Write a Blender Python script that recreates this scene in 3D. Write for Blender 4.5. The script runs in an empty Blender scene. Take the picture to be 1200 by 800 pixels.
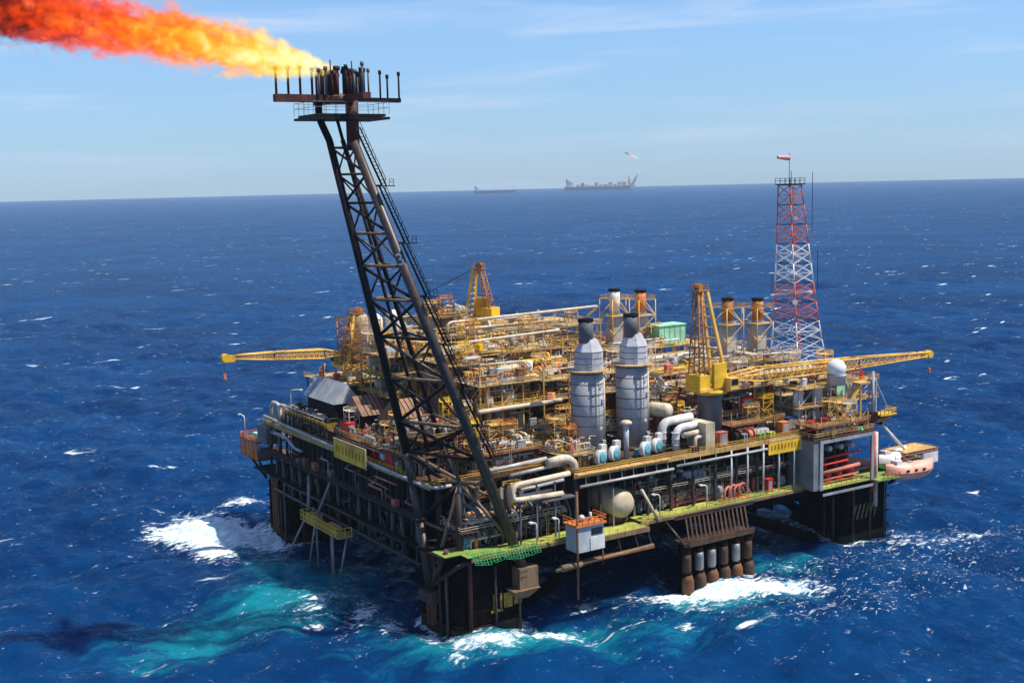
import bpy, math, random
import numpy as np
from mathutils import Vector

sc = bpy.context.scene
COL = sc.collection
PI = math.pi

# ------------------------------------------------------------------ materials
def new_mat(name):
    m = bpy.data.materials.new(name); m.use_nodes = True
    nt = m.node_tree; nt.nodes.clear()
    return m, nt, nt.nodes, nt.links

def paint(name, col, rust=0.35, rough=0.55, metal=0.0, scale=0.7, rustcol=(0.16, 0.06, 0.025), var=0.35, spec=None):
    """Weathered paint: base colour with uneven fading, rust blooms and vertical runs, all in world metres."""
    m, nt, N, L = new_mat(name)
    out = N.new('ShaderNodeOutputMaterial'); b = N.new('ShaderNodeBsdfPrincipled')
    L.new(b.outputs[0], out.inputs[0])
    geo = N.new('ShaderNodeNewGeometry')
    n1 = N.new('ShaderNodeTexNoise'); n1.inputs['Scale'].default_value = scale; n1.inputs['Detail'].default_value = 6; n1.inputs['Roughness'].default_value = 0.65
    L.new(geo.outputs['Position'], n1.inputs['Vector'])
    mp = N.new('ShaderNodeMapping'); mp.inputs['Scale'].default_value = (1.6, 1.6, 0.12)
    L.new(geo.outputs['Position'], mp.inputs['Vector'])
    n2 = N.new('ShaderNodeTexNoise'); n2.inputs['Scale'].default_value = 1.1; n2.inputs['Detail'].default_value = 4
    L.new(mp.outputs[0], n2.inputs['Vector'])
    mx = N.new('ShaderNodeMath'); mx.operation = 'MULTIPLY_ADD'; mx.inputs[1].default_value = 0.55
    L.new(n2.outputs['Fac'], mx.inputs[0])
    h = N.new('ShaderNodeMath'); h.operation = 'MULTIPLY'; h.inputs[1].default_value = 0.45
    L.new(n1.outputs['Fac'], h.inputs[0]); L.new(h.outputs[0], mx.inputs[2])
    r = N.new('ShaderNodeMapRange'); r.inputs['From Min'].default_value = 0.62 - 0.3 * rust; r.inputs['From Max'].default_value = 0.72 - 0.22 * rust
    r.inputs['To Max'].default_value = min(1.0, 0.35 + rust)
    L.new(mx.outputs[0], r.inputs['Value'])
    n3 = N.new('ShaderNodeTexNoise'); n3.inputs['Scale'].default_value = 0.23; n3.inputs['Detail'].default_value = 5
    L.new(geo.outputs['Position'], n3.inputs['Vector'])
    v = N.new('ShaderNodeMapRange'); v.inputs['From Min'].default_value = 0.3; v.inputs['From Max'].default_value = 0.7
    v.inputs['To Min'].default_value = 1 - var; v.inputs['To Max'].default_value = 1 + var * 0.5
    L.new(n3.outputs['Fac'], v.inputs['Value'])
    base = N.new('ShaderNodeVectorMath'); base.operation = 'SCALE'; base.inputs[0].default_value = col
    L.new(v.outputs[0], base.inputs['Scale'])
    mix = N.new('ShaderNodeMix'); mix.data_type = 'RGBA'
    L.new(r.outputs[0], mix.inputs['Factor']); L.new(base.outputs[0], mix.inputs['A']); mix.inputs['B'].default_value = (*rustcol, 1)
    L.new(mix.outputs['Result'], b.inputs['Base Color'])
    b.inputs['Roughness'].default_value = rough; b.inputs['Metallic'].default_value = metal
    b.inputs['Specular IOR Level'].default_value = spec if spec is not None else (0.08 if max(col) < 0.06 else 0.3)
    return m

def grating(name, col, dark, scale=1.2, rust=0.5):
    m = paint(name, col, rust, 0.75, scale=scale, rustcol=dark, var=0.5)
    return m

M = dict(
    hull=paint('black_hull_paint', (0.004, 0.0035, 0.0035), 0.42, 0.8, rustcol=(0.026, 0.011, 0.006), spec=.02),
    under=paint('shade_darkened_steel', (0.006, 0.005, 0.005), 0.4, 0.85, rustcol=(0.03, 0.009, 0.007), spec=.02),  # base colour lowered so under-deck parts carry deep shade in their paint
    boom=paint('sooty_brown_steel', (0.04, 0.033, 0.031), 0.55, 0.42, rustcol=(0.095, 0.05, 0.03), spec=.4),
    boomd=paint('sooty_black_steel', (0.016, 0.015, 0.016), 0.3, 0.5, rustcol=(0.06, 0.025, 0.015)),
    boomr=paint('scorched_red_steel', (0.10, 0.028, 0.016), 0.5, 0.7, rustcol=(0.035, 0.012, 0.01)),
    boomt=paint('tan_faded_steel', (0.22, 0.14, 0.08), 0.45, 0.6, rustcol=(0.12, 0.05, 0.02)),
    greypipe=paint('bare_grey_steel', (0.28, 0.27, 0.26), 0.3, 0.4, 0.3),
    rust=paint('rusted_steel', (0.20, 0.085, 0.035), 0.5, 0.8, rustcol=(0.09, 0.035, 0.02)),
    brown=paint('brown_sheet_roof', (0.26, 0.145, 0.09), 0.35, 0.75, rustcol=(0.08, 0.035, 0.02)),
    yellow=paint('safety_yellow', (0.78, 0.46, 0.025), 0.22, 0.5, rustcol=(0.32, 0.13, 0.03)),
    ochre=paint('faded_yellow_steel', (0.60, 0.38, 0.12), 0.48, 0.6, rustcol=(0.30, 0.11, 0.03)),
    ygrate=grating('yellow_grating', (0.52, 0.36, 0.16), (0.13, 0.07, 0.03)),
    craney=paint('crane_yellow', (0.80, 0.47, 0.10), 0.30, 0.5, rustcol=(0.34, 0.13, 0.03)),
    craneo=paint('rusty_crane_orange', (0.50, 0.20, 0.04), 0.5, 0.6, rustcol=(0.2, 0.07, 0.025)),
    cream=paint('cream_lagging', (0.62, 0.52, 0.38), 0.38, 0.5, rustcol=(0.34, 0.19, 0.09)),
    white=paint('dirty_white_paint', (0.66, 0.64, 0.60), 0.28, 0.5, rustcol=(0.4, 0.22, 0.12)),
    silver=paint('aluminium_cladding', (0.37, 0.375, 0.40), 0.42, 0.65, 0.0, scale=.9, rustcol=(0.35, 0.32, 0.3), var=0.2),
    pipeS=paint('silver_pipe_lagging', (0.44, 0.425, 0.40), 0.36, 0.45, 0.1, rustcol=(0.3, 0.19, 0.11)),
    grey=paint('grey_paint', (0.30, 0.31, 0.32), 0.25, 0.6),
    lgrey=paint('light_grey_panel', (0.46, 0.47, 0.48), 0.2, 0.6, rustcol=(0.28, 0.2, 0.15)),
    dark=paint('dark_gear_and_shade', (0.016, 0.013, 0.012), 0.4, 0.7, rustcol=(0.05, 0.02, 0.012)),  # dark gear; also darkened to stand in for shade on bulkheads and interiors
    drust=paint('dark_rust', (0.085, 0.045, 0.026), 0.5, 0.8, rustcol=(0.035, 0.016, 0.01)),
    dpipe=paint('shade_darkened_pipe', (0.055, 0.047, 0.042), 0.5, 0.6, rustcol=(0.045, 0.022, 0.014), spec=.15),  # grey pipe colour darkened to put the dim shade into it
    soot=paint('soot_black', (0.012, 0.011, 0.011), 0.1, 0.8),
    dgrey=paint('dark_grey_flue', (0.13, 0.13, 0.14), 0.2, 0.55),
    red=paint('fire_red', (0.62, 0.03, 0.018), 0.15, 0.5, rustcol=(0.3, 0.03, 0.02)),
    salmon=paint('faded_red', (0.55, 0.16, 0.11), 0.3, 0.6, rustcol=(0.3, 0.09, 0.05)),
    orange=paint('orange_paint', (0.66, 0.20, 0.05), 0.3, 0.5, rustcol=(0.32, 0.09, 0.03)),
    pinkhull=paint('faded_orange_grp', (0.80, 0.40, 0.30), 0.15, 0.4, rustcol=(0.6, 0.28, 0.2)),
    green=paint('green_deck_paint', (0.11, 0.30, 0.07), 0.6, 0.7, rustcol=(0.30, 0.27, 0.05)),
    lime=paint('lime_deck_paint', (0.36, 0.42, 0.08), 0.4, 0.7, rustcol=(0.40, 0.26, 0.06)),
    net=paint('green_netting', (0.05, 0.46, 0.14), 0.45, 0.9, scale=1.5, rustcol=(0.03, 0.10, 0.04), spec=.05),
    mint=paint('mint_green_panel', (0.33, 0.66, 0.42), 0.08, 0.5, rustcol=(0.25, 0.5, 0.33)),
    teal=paint('teal_paint', (0.10, 0.36, 0.42), 0.15, 0.45),
    blue=paint('dark_blue_paint', (0.02, 0.07, 0.16), 0.2, 0.5),
    mred=paint('mast_red', (0.60, 0.14, 0.10), 0.1, 0.5),
    mwhite=paint('mast_white', (0.80, 0.78, 0.76), 0.1, 0.5),
    tan=paint('tan_tank_paint', (0.52, 0.42, 0.28), 0.25, 0.5, rustcol=(0.3, 0.18, 0.08)),
    haze_hull=paint('haze_paled_ship_hull', (0.32, 0.24, 0.22), 0.2, 0.6),  # hull colour lightened to stand in for distance haze
    glass=paint('dark_window_glass', (0.02, 0.025, 0.03), 0.0, 0.15),
    cable=paint('steel_cable', (0.06, 0.05, 0.045), 0.2, 0.5),
)

# ------------------------------------------------------------------ mesh builder
def V(*a): return Vector(a)

class MB:
    def __init__(s): s.v = []; s.f = []; s.sm = []
    def face(s, idx, smooth=False): s.f.append(idx); s.sm.append(smooth)
    def box(s, x0, x1, y0, y1, z0, z1):
        n = len(s.v)
        s.v += [(x0,y0,z0),(x1,y0,z0),(x1,y1,z0),(x0,y1,z0),(x0,y0,z1),(x1,y0,z1),(x1,y1,z1),(x0,y1,z1)]
        for q in ((0,3,2,1),(4,5,6,7),(0,1,5,4),(1,2,6,5),(2,3,7,6),(3,0,4,7)): s.face([n+i for i in q])
    def cbox(s, c, d): s.box(c[0]-d[0]/2, c[0]+d[0]/2, c[1]-d[1]/2, c[1]+d[1]/2, c[2]-d[2]/2, c[2]+d[2]/2)
    def frame_of(s, d):
        d = d.normalized(); a = V(0,0,1) if abs(d.z) < 0.95 else V(1,0,0)
        u = d.cross(a).normalized(); w = d.cross(u).normalized()
        return u, w
    def ring(s, c, u, w, r, n):
        k = len(s.v)
        for i in range(n):
            t = 2*PI*i/n + PI/n
            s.v.append(tuple(c + u*(r*math.cos(t)) + w*(r*math.sin(t))))
        return k
    def tube(s, p, q, r, n=6, r2=None, cap=True):
        p = V(*p); q = V(*q); d = q - p
        if d.length < 1e-5: return
        u, w = s.frame_of(d); a = s.ring(p, u, w, r, n); b = s.ring(q, u, w, r if r2 is None else r2, n)
        for i in range(n):
            j = (i+1) % n; s.face([a+i, a+j, b+j, b+i], n > 5)
        if cap:
            s.face([a+i for i in range(n)][::-1]); s.face([b+i for i in range(n)])
    def beam(s, p, q, w, h=None): s.tube(p, q, (w if h is None else (w+h)/2)*0.7071, 4)
    def pipe(s, pts, r, n=8, bend=None):
        P = [V(*p) for p in pts]; bend = bend or r*2.2; path = [P[0]]
        for i in range(1, len(P)-1):
            a = (P[i-1]-P[i]); b = (P[i+1]-P[i]); k = min(bend, a.length*0.49, b.length*0.49)
            A = P[i] + a.normalized()*k; B = P[i] + b.normalized()*k
            for t in (0, .25, .5, .75, 1): path.append(A*(1-t)**2 + P[i]*2*t*(1-t) + B*t*t)
        path.append(P[-1])
        u = None; prev = None
        for i, c in enumerate(path):
            d = (path[min(i+1, len(path)-1)] - path[max(i-1, 0)])
            if d.length < 1e-6: continue
            d.normalize()
            if u is None: u, w = s.frame_of(d)
            else:
                u = (u - d*u.dot(d))
                if u.length < 1e-4: u, w = s.frame_of(d)
                u.normalize(); w = d.cross(u)
            k = s.ring(c, u, w, r, n)
            if prev is not None:
                for a in range(n):
                    b = (a+1) % n; s.face([prev+a, prev+b, k+b, k+a], True)
            else: s.face([k+a for a in range(n)][::-1])
            prev = k
        s.face([prev+a for a in range(n)])
    def lathe(s, prof, c, n=16, axis=V(0,0,1), caps=True):
        axis = V(*axis).normalized(); u, w = s.frame_of(axis); c = V(*c); prev = None
        for i, (r, z) in enumerate(prof):
            k = s.ring(c + axis*z, u, w, max(r, 1e-3), n)
            if prev is not None:
                for a in range(n):
                    b = (a+1) % n; s.face([prev+a, prev+b, k+b, k+a], n > 8)
            elif caps: s.face([k+a for a in range(n)][::-1])
            prev = k
        if caps: s.face([prev+a for a in range(n)])
    def vessel(s, c, r, L, axis, n=14):
        prof = [(r*math.sin(t), -L/2 - 0.5*r*math.cos(t)) for t in (0.05, .5, 1.0, PI/2)]
        prof += [(a, -z) for a, z in prof[::-1]]
        s.lathe(prof, c, n, axis)
    def sphere(s, c, r, n=16, sq=1.0):
        s.lathe([(r*math.sin(PI*i/10), -r*sq*math.cos(PI*i/10)) for i in range(11)], c, n)
    def rail(s, pts, h=1.1, r=0.07, step=2.2):
        for a, b in zip(pts[:-1], pts[1:]):
            a = V(*a); b = V(*b); L = (b-a).length; n = max(1, round(L/step))
            for i in range(n+1):
                p = a.lerp(b, i/n); s.tube(p, p+V(0,0,h), r, 3, cap=False)
            for k in (0.55, 1.0): s.tube(a+V(0,0,h*k), b+V(0,0,h*k), r, 4, cap=False)
    def truss(s, A, B, rc, rb, n, xb=False):
        """Lattice between two equal lists of corner points: chords, frames and zigzag bracing."""
        A = [V(*a) for a in A]; B = [V(*b) for b in B]; m = len(A)
        for a, b in zip(A, B): s.tube(a, b, rc, 6)
        for i in range(n+1):
            t = i/n; P = [a.lerp(b, t) for a, b in zip(A, B)]
            for k in range(m): s.tube(P[k], P[(k+1) % m], rb, 4, cap=False)
            if i < n:
                Q = [a.lerp(b, (i+1)/n) for a, b in zip(A, B)]
                for k in range(m):
                    j = (k+1) % m
                    if xb: s.tube(P[k], Q[j], rb, 4, cap=False); s.tube(P[j], Q[k], rb, 4, cap=False)
                    elif (i+k) % 2: s.tube(P[k], Q[j], rb, 4, cap=False)
                    else: s.tube(P[j], Q[k], rb, 4, cap=False)
    def islands(s):
        par = list(range(len(s.v)))
        def find(a):
            while par[a] != a: par[a] = par[par[a]]; a = par[a]
            return a
        for f in s.f:
            r = find(f[0])
            for i in f[1:]: par[find(i)] = r
        out = {}
        for f, sm in zip(s.f, s.sm):
            m, ix = out.setdefault(find(f[0]), (MB(), {})); g = []
            for i in f:
                if i not in ix: ix[i] = len(m.v); m.v.append(s.v[i])
                g.append(ix[i])
            m.face(g, sm)
        return [m for m, ix in out.values()]
    def build(s, name, mat, parent=None, base=None, kind=None):
        if parent is not None and name in SPLIT:
            for m in s.islands(): o = m.build1(name, mat, parent)
            return o
        return s.build1(name, mat, parent, base, kind)
    def build1(s, name, mat, parent=None, base=None, kind=None):
        o3 = ORIG[parent.name] if parent is not None else V(*(base or (0,0,0)))
        me = bpy.data.meshes.new(name)
        me.from_pydata([(a-o3.x, b-o3.y, c-o3.z) for a, b, c in s.v], [], s.f)
        me.polygons.foreach_set('use_smooth', s.sm); me.update()
        me.materials.append(M[mat] if isinstance(mat, str) else mat)
        o = bpy.data.objects.new(name, me); COL.objects.link(o)
        if parent is not None: o.parent = parent
        else: o.location = o3
        ORIG[o.name] = o3.copy()
        if kind: o['kind'] = kind
        return o

ORIG = {}
SPLIT = {'deck_post','walkway_mat','hose_box','dish_antenna','drop_pipe','caisson_pipe','hazard_stripe','bulkhead','pontoon','wall_panel','window','saddle','hanger','riser_pipe','side_pipework','fender_strip','flange','bracket','vent_pole','drain_pipe','hose_riser','support_pole','pilot_pipe','lower_deck','side_walkway','worn_lettering','roof_lamp','domed_tank','side_panel','machinery','hatch','guide_tube','inner_pipe','upper_drum','upper_pipe'}
def thing(name, label, cat, base, group=None):
    o = bpy.data.objects.new(name, None); COL.objects.link(o); o.location = base
    o.empty_display_size = 0.5; ORIG[o.name] = V(*base)
    o['label'] = label; o['category'] = cat
    if group: o['group'] = group
    return o
def tag(o, label, cat, group=None):
    o['label'] = label; o['category'] = cat
    if group: o['group'] = group
    return o
def copy_tree(o, parent=None):
    c = o.copy(); COL.objects.link(c)
    if parent is not None: c.parent = parent
    for ch in list(o.children): copy_tree(ch, c)
    return c
def textmesh(body, size, depth, mat, parent, loc, mtx, name='lettering'):
    cu = bpy.data.curves.new('t', 'FONT'); cu.body = body; cu.size = size; cu.extrude = depth
    cu.align_x = 'CENTER'; cu.align_y = 'CENTER'
    to = bpy.data.objects.new('t', cu); COL.objects.link(to)
    dg = bpy.context.evaluated_depsgraph_get()
    me = bpy.data.meshes.new_from_object(to.evaluated_get(dg)); bpy.data.objects.remove(to)
    mb = MB()
    for v in me.vertices: mb.v.append(tuple(V(*loc) + mtx[0]*v.co.x + mtx[1]*v.co.y + mtx[2]*v.co.z))
    for p in me.polygons: mb.face(list(p.vertices))
    return mb.build(name, mat, parent)

Lz, Uz = 19.0, 33.0        # lower and upper deck levels
PX, PY = 140.0, 111.0      # plan size of the platform

# ------------------------------------------------------------------ platform structure
plat = thing('oil_platform', 'huge floating oil platform on black square columns with cluttered yellow decks', 'oil platform', (0,0,0))
W = 18.0
for (cx, cy) in ((0,0), (PX-W,0), (0,PY-W), (PX-W,PY-W)):
    m = MB(); b = 1.6
    x0, x1, y0, y1 = cx, cx+W, cy, cy+W
    prof = [(x0+b,y0),(x1-b,y0),(x1,y0+b),(x1,y1-b),(x1-b,y1),(x0+b,y1),(x0,y1-b),(x0,y0+b)]
    k = len(m.v)
    for z in (-14, 15.2):
        m.v += [(x, y, z) for x, y in prof]
    for i in range(8):
        j = (i+1) % 8; m.face([k+i, k+j, k+8+j, k+8+i])
    m.face([k+8+i for i in range(8)]); m.face([k+i for i in range(8)][::-1])
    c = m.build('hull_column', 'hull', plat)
    f = MB(); k = len(f.v); e = .12; pr = [(x0+b,y0-e),(x1-b,y0-e),(x1+e,y0+b),(x1+e,y1-b),(x1-b,y1+e),(x0+b,y1+e),(x0-e,y1-b),(x0-e,y0+b)]
    for z in (-3, 1.9): f.v += [(px_,py_,z) for px_,py_ in pr]
    for i in range(8): j = (i+1) % 8; f.face([k+i,k+j,k+8+j,k+8+i])
    f.face([k+8+i for i in range(8)]); f.build('tide_band', paint('wet_marine_growth',(.022,.022,.012),.5,.35,scale=1.6,rustcol=(.05,.03,.015)), c)
    f = MB()
    for z in (2.5, 6.5, 10.5): f.box(x0-0.25, x1+0.25, y0-0.25, y0-0.02, z, z+0.35); f.box(x0-0.25, x0-0.02, y0, y1, z, z+0.35)
    f.build('fender_strip', 'under', c)
    if cx == 0:
        l = MB(); yl = cy + W*0.62
        for y in (yl-1.2, yl+1.2): l.beam((-0.5,y,0.5),(-0.5,y,18), 0.35)
        for i in range(26): l.beam((-0.5,yl-1.2,0.8+i*0.66),(-0.5,yl+1.2,0.8+i*0.66), 0.22)
        l.box(-0.3,-0.05,yl-2.2,yl+2.2,1.0,17)
        l.build('boat_ladder', 'rust', c)
    g = MB()
    for xx in (0.18, 0.55, 0.9):
        g.tube((x0+W*xx, y0-0.7, -2), (x0+W*xx, y0-0.7, 15), 0.28, 8)
    g.tube((x0-0.6, y0+3, -2), (x0-0.6, y0+3, 14), 0.35, 8); g.tube((x0-0.6, y0+6.2, -2), (x0-0.6, y0+6.2, 14), 0.22, 8)
    g.build('caisson_pipe', 'boom', c)
# painted marks on the two near columns
mk = MB()
for i, x in enumerate((9.6, 11.4, 13.7, 15.3)):
    if i < 2: mk.box(x-0.25, x+0.25, -0.42, -0.27, 5.2, 8.6)
mk.box(12.2,14.4,-0.42,-0.27,5.0,8.4); mk.box(14.9,16.9,-0.42,-0.27,5.4,8.6); mk.box(8.8,11.8,-0.42,-0.27,4.4,5.0)
mk.build('depth_mark', paint('worn_yellow_mark', (0.42,0.24,0.03), 0.5, 0.7, scale=1.6, rustcol=(0.05,0.025,0.012)), plat)
mk = MB()
for i in range(6):
    x = 125 + i*1.7; k = len(mk.v)
    mk.v += [(x,-0.42,6),(x+0.7,-0.42,6),(x+2.1,-0.42,10),(x+1.4,-0.42,10),(x,-0.27,6),(x+0.7,-0.27,6),(x+2.1,-0.27,10),(x+1.4,-0.27,10)]
    for q in ((0,1,2,3),(7,6,5,4),(0,4,5,1),(1,5,6,2),(2,6,7,3),(3,7,4,0)): mk.face([k+a for a in q])
mk.build('hazard_stripe', paint('worn_hazard_yellow', (0.16,0.11,0.03), 0.45, 0.7, scale=1.2, rustcol=(0.03,0.02,0.012)), plat)
# pontoons under water, braces between columns
m = MB()
m.box(-2, PX+2, -1, W+1, -24, -14); m.box(-2, PX+2, PY-W-1, PY+1, -24, -14)
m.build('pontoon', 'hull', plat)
for (p, q) in (((18,9,-1),(60,9,15)),((122,9,-1),(82,9,15)),((131,18,-1),(131,55,15)),((131,93,-1),(131,58,15)),((9,18,-1),(9,50,15)),((18,102,-1),(60,102,15)),((122,102,-1),(82,102,15)),((9,93,-1),(9,60,15))):
    m = MB(); m.tube(p, q, 1.5, 12); m.build('hull_brace', 'hull', plat)
# lower deck box with girders below
m = MB(); m.box(0.8, PX-0.8, 0.8, PY-0.8, 15.25, Lz-0.45)
for i in range(24):
    x = 3+i*5.8; m.box(x-0.15,x+0.15,0.2,PY-0.2,13.6,15.2)
for i in range(18):
    y = 3+i*6.1; m.box(0.2,PX-0.2,y-0.15,y+0.15,13.9,15.15)
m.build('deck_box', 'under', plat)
m = MB()
m.box(-3.0, 2, 1.0, PY+2, Lz-0.4, Lz); m.box(2, PX+2, 2, PY+2, Lz-0.42, Lz-0.02)
m.build('lower_deck', 'dark', plat)
m = MB()
m.box(4.0, 31, -3.6, 1.95, Lz-0.25, Lz+0.05); m.box(31, 50, -5.5, 1.95, Lz-0.9, Lz-0.6); m.box(50, 104, -2.6, 1.95, Lz-0.22, Lz+0.08)
m.build('side_walkway', 'lime', plat)
m = MB(); m.box(-2.4, 5, 0.2, 6, Lz+0.06, Lz+0.2); m.box(74, 92, -2.4, 1.5, Lz+0.1, Lz+0.22); m.box(1.5, 11, -3.2, 1.9, Lz+0.08, Lz+0.19)
m.build('walkway_mat', 'green', plat)
m = MB()
m.box(2, 31, -3.9, -3.62, Lz-0.8, Lz-0.1); m.box(50, 104, -2.9, -2.62, Lz-0.9, Lz-0.2); m.box(31,50,-5.8,-5.52,Lz-1.6,Lz-0.5)
m.build('walkway_edge_beam', 'boomt', plat)
m = MB()
m.rail([(3,-3.6,Lz),(31,-3.6,Lz)]); m.rail([(36,-5.4,Lz-0.6),(50,-5.4,Lz-0.6),(50,-2.5,Lz)]); m.rail([(50,-2.5,Lz),(104,-2.5,Lz)])
m.build('handrail', 'ochre', plat)
# sloping net panels by the flare boom feet: knotted cords with sagging rows
rnd = random.Random(3)
for (x0, x1, y) in ((2,9.4,-3.7),(9.8,19,-3.75)):
    m = MB(); nx, nz = int((x1-x0)/.75), 5
    P = [[(x0+(x1-x0)*i/nx, y-1.9*j/nz, Lz+1.15-2.0*j/nz-.5*math.sin(PI*i/nx)*(j/nz)+rnd.uniform(-.12,.12)) for i in range(nx+1)] for j in range(nz+1)]
    for j in range(nz+1):
        for i in range(nx):
            if rnd.random() < .9: m.tube(P[j][i],P[j][i+1],.07,3,cap=False)
    for i in range(nx+1):
        for j in range(nz): m.tube(P[j][i],P[j+1][i],.075,3,cap=False)
    m.build('safety_net', 'net', plat)
# bulkheads and plant between the two decks
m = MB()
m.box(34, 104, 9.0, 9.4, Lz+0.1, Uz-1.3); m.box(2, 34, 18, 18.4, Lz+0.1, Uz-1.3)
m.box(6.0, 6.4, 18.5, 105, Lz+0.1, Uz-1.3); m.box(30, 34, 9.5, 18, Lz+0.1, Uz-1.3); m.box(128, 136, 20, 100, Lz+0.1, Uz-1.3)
m.build('bulkhead', 'dark', plat)  # near-black colour paints in the deep shade between the decks
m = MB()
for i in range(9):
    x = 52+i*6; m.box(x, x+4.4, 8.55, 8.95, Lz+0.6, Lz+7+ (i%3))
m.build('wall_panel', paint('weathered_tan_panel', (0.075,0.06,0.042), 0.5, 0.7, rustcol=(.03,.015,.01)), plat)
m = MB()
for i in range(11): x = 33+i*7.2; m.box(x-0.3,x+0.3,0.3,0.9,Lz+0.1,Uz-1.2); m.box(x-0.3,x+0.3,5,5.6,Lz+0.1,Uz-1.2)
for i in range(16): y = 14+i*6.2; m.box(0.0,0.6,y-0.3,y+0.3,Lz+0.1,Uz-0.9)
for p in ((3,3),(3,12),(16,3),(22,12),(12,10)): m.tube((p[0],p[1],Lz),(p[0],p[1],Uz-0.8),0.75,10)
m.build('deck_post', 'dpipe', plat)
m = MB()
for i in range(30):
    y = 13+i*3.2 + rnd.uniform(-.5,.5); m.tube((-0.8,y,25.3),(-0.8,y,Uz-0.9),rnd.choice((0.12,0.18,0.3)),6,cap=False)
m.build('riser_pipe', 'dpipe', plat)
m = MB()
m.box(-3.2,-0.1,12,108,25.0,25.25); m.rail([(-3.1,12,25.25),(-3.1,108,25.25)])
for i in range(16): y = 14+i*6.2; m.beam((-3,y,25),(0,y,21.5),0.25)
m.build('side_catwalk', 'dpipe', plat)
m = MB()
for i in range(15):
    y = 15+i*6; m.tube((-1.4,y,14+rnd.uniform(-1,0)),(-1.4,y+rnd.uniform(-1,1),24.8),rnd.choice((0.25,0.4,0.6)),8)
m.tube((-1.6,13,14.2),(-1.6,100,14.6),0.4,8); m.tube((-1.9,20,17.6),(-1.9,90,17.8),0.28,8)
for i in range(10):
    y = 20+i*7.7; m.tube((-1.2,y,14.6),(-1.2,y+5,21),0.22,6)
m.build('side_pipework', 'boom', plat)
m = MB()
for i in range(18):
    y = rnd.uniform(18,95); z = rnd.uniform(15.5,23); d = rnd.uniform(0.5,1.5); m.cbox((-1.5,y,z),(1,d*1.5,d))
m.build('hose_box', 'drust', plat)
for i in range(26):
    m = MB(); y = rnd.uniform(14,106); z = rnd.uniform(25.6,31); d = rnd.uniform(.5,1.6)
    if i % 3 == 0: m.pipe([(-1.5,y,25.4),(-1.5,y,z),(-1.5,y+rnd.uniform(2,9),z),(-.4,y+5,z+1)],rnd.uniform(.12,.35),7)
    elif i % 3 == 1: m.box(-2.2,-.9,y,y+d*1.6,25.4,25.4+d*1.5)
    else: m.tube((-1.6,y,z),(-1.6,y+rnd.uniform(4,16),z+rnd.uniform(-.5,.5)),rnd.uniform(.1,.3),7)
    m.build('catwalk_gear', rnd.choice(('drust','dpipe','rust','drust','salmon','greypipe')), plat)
# upper deck with a notch at the flare corner
m = MB()
m.box(32, PX, -0.8, PY, Uz-0.8, Uz); m.box(0, 31.95, 10, PY, Uz-0.82, Uz-0.02)
m.build('upper_deck', 'drust', plat)
m = MB()
m.box(31.7, 104, -1.1, -0.82, Uz-1.15, Uz+0.12); m.box(-0.3,-0.02,10,PY,Uz-1.15,Uz+0.12); m.box(32,60,-2.2,-1.12,Uz-0.3,Uz-0.05)
m.build('deck_edge_beam', 'ochre', plat)
m = MB()
for i in range(24): x = 33+i*4.5; m.box(x-0.12,x+0.12,-0.6,PY-20,Uz-1.7,Uz-0.83)
m.build('deck_girder', 'under', plat)
m = MB(); m.rail([(32,-0.9,Uz),(104,-0.9,Uz)]); m.rail([(-0.1,22,Uz),(-0.1,110,Uz)]); m.rail([(32,-0.9,Uz),(32,10,Uz),(0,10,Uz)])
m.build('handrail', 'yellow', plat)
m = MB()
m.pipe([(-1.0,108,Uz+1.6),(-1.0,92,Uz+1.2),(-1.0,60,Uz+0.6),(-1.0,12,Uz-0.2),(0.2,8,Uz-0.2),(8,8,Uz-0.2)],0.42,10)
m.pipe([(-1.1,100,31),(-1.6,90,31),(-1.6,84,29),(-1.6,80,29)],0.4)
m.build('firewater_main', 'pipeS', plat)
for k, (x0, x1, z) in enumerate(((33,61,Uz-3.1),(62,103,Uz-2.4))):
    m = MB(); m.tube((x0,-1.5,z),(x1,-1.5,z+0.2),0.33,10)
    for i in range(8): x = x0+(x1-x0)*(i+.5)/8; m.tube((x,-1.5,z),(x,-1.2,Uz-0.9),0.1,4)
    m.build('edge_pipe', 'pipeS', plat)
m = MB()
for i in range(5): x = 80+i*5.5; m.tube((x,-1.3,Lz),(x,-1.3,Uz-1),0.25,8)
m.build('drop_pipe', 'white', plat)
# lower deck kit on the right side
m = MB()
for i in range(14):
    x = 8+i*2.1; r = rnd.uniform(.25,.5); m.pipe([(x,3,Lz),(x,3,Lz+rnd.uniform(3,9)),(x+rnd.uniform(-4,4),rnd.uniform(5,10),Lz+rnd.uniform(8,12))],r)
m.build('lower_pipework', 'dgrey', plat)

# ------------------------------------------------------------------ flare boom
fb = thing('flare_boom', 'tall black lattice flare boom leaning out over the near corner', 'flare boom', (8,6,14))
topA, topB, topE = V(-21.2,10,109.5), V(-18.1,5,109.2), V(-16.8,13,109.7)
A0, B0, E0 = V(-1,19,39.2), V(16.5,-1.5,14.4), V(9.3,21.5,40)
m = MB(); m.tube(A0, topA, 1.0, 14, 0.75)
m.pipe([topA, topA+V(-1.9,0.5,4.6), topA+V(-1.9,0.5,8.2)],0.75,12); m.build('left_chord', 'boomd', fb)
m = MB(); m.tube(B0, topB, 1.25, 16, 0.95); Bc = m.build('right_chord', 'boom', fb)
m = MB(); m.tube(E0, topE, 0.6, 10, 0.5); m.build('rear_chord', 'boomd', fb)
def onA(z): return A0.lerp(topA, (z-A0.z)/(topA.z-A0.z))
def onB(z): return B0.lerp(topB, (z-B0.z)/(topB.z-B0.z))
def onE(z): return E0.lerp(topE, (z-E0.z)/(topE.z-E0.z))
lev = [108, 102.5, 96.5, 90, 83, 75.5, 67, 57.5, 47, 39.5]
rnd = random.Random(11)
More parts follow.
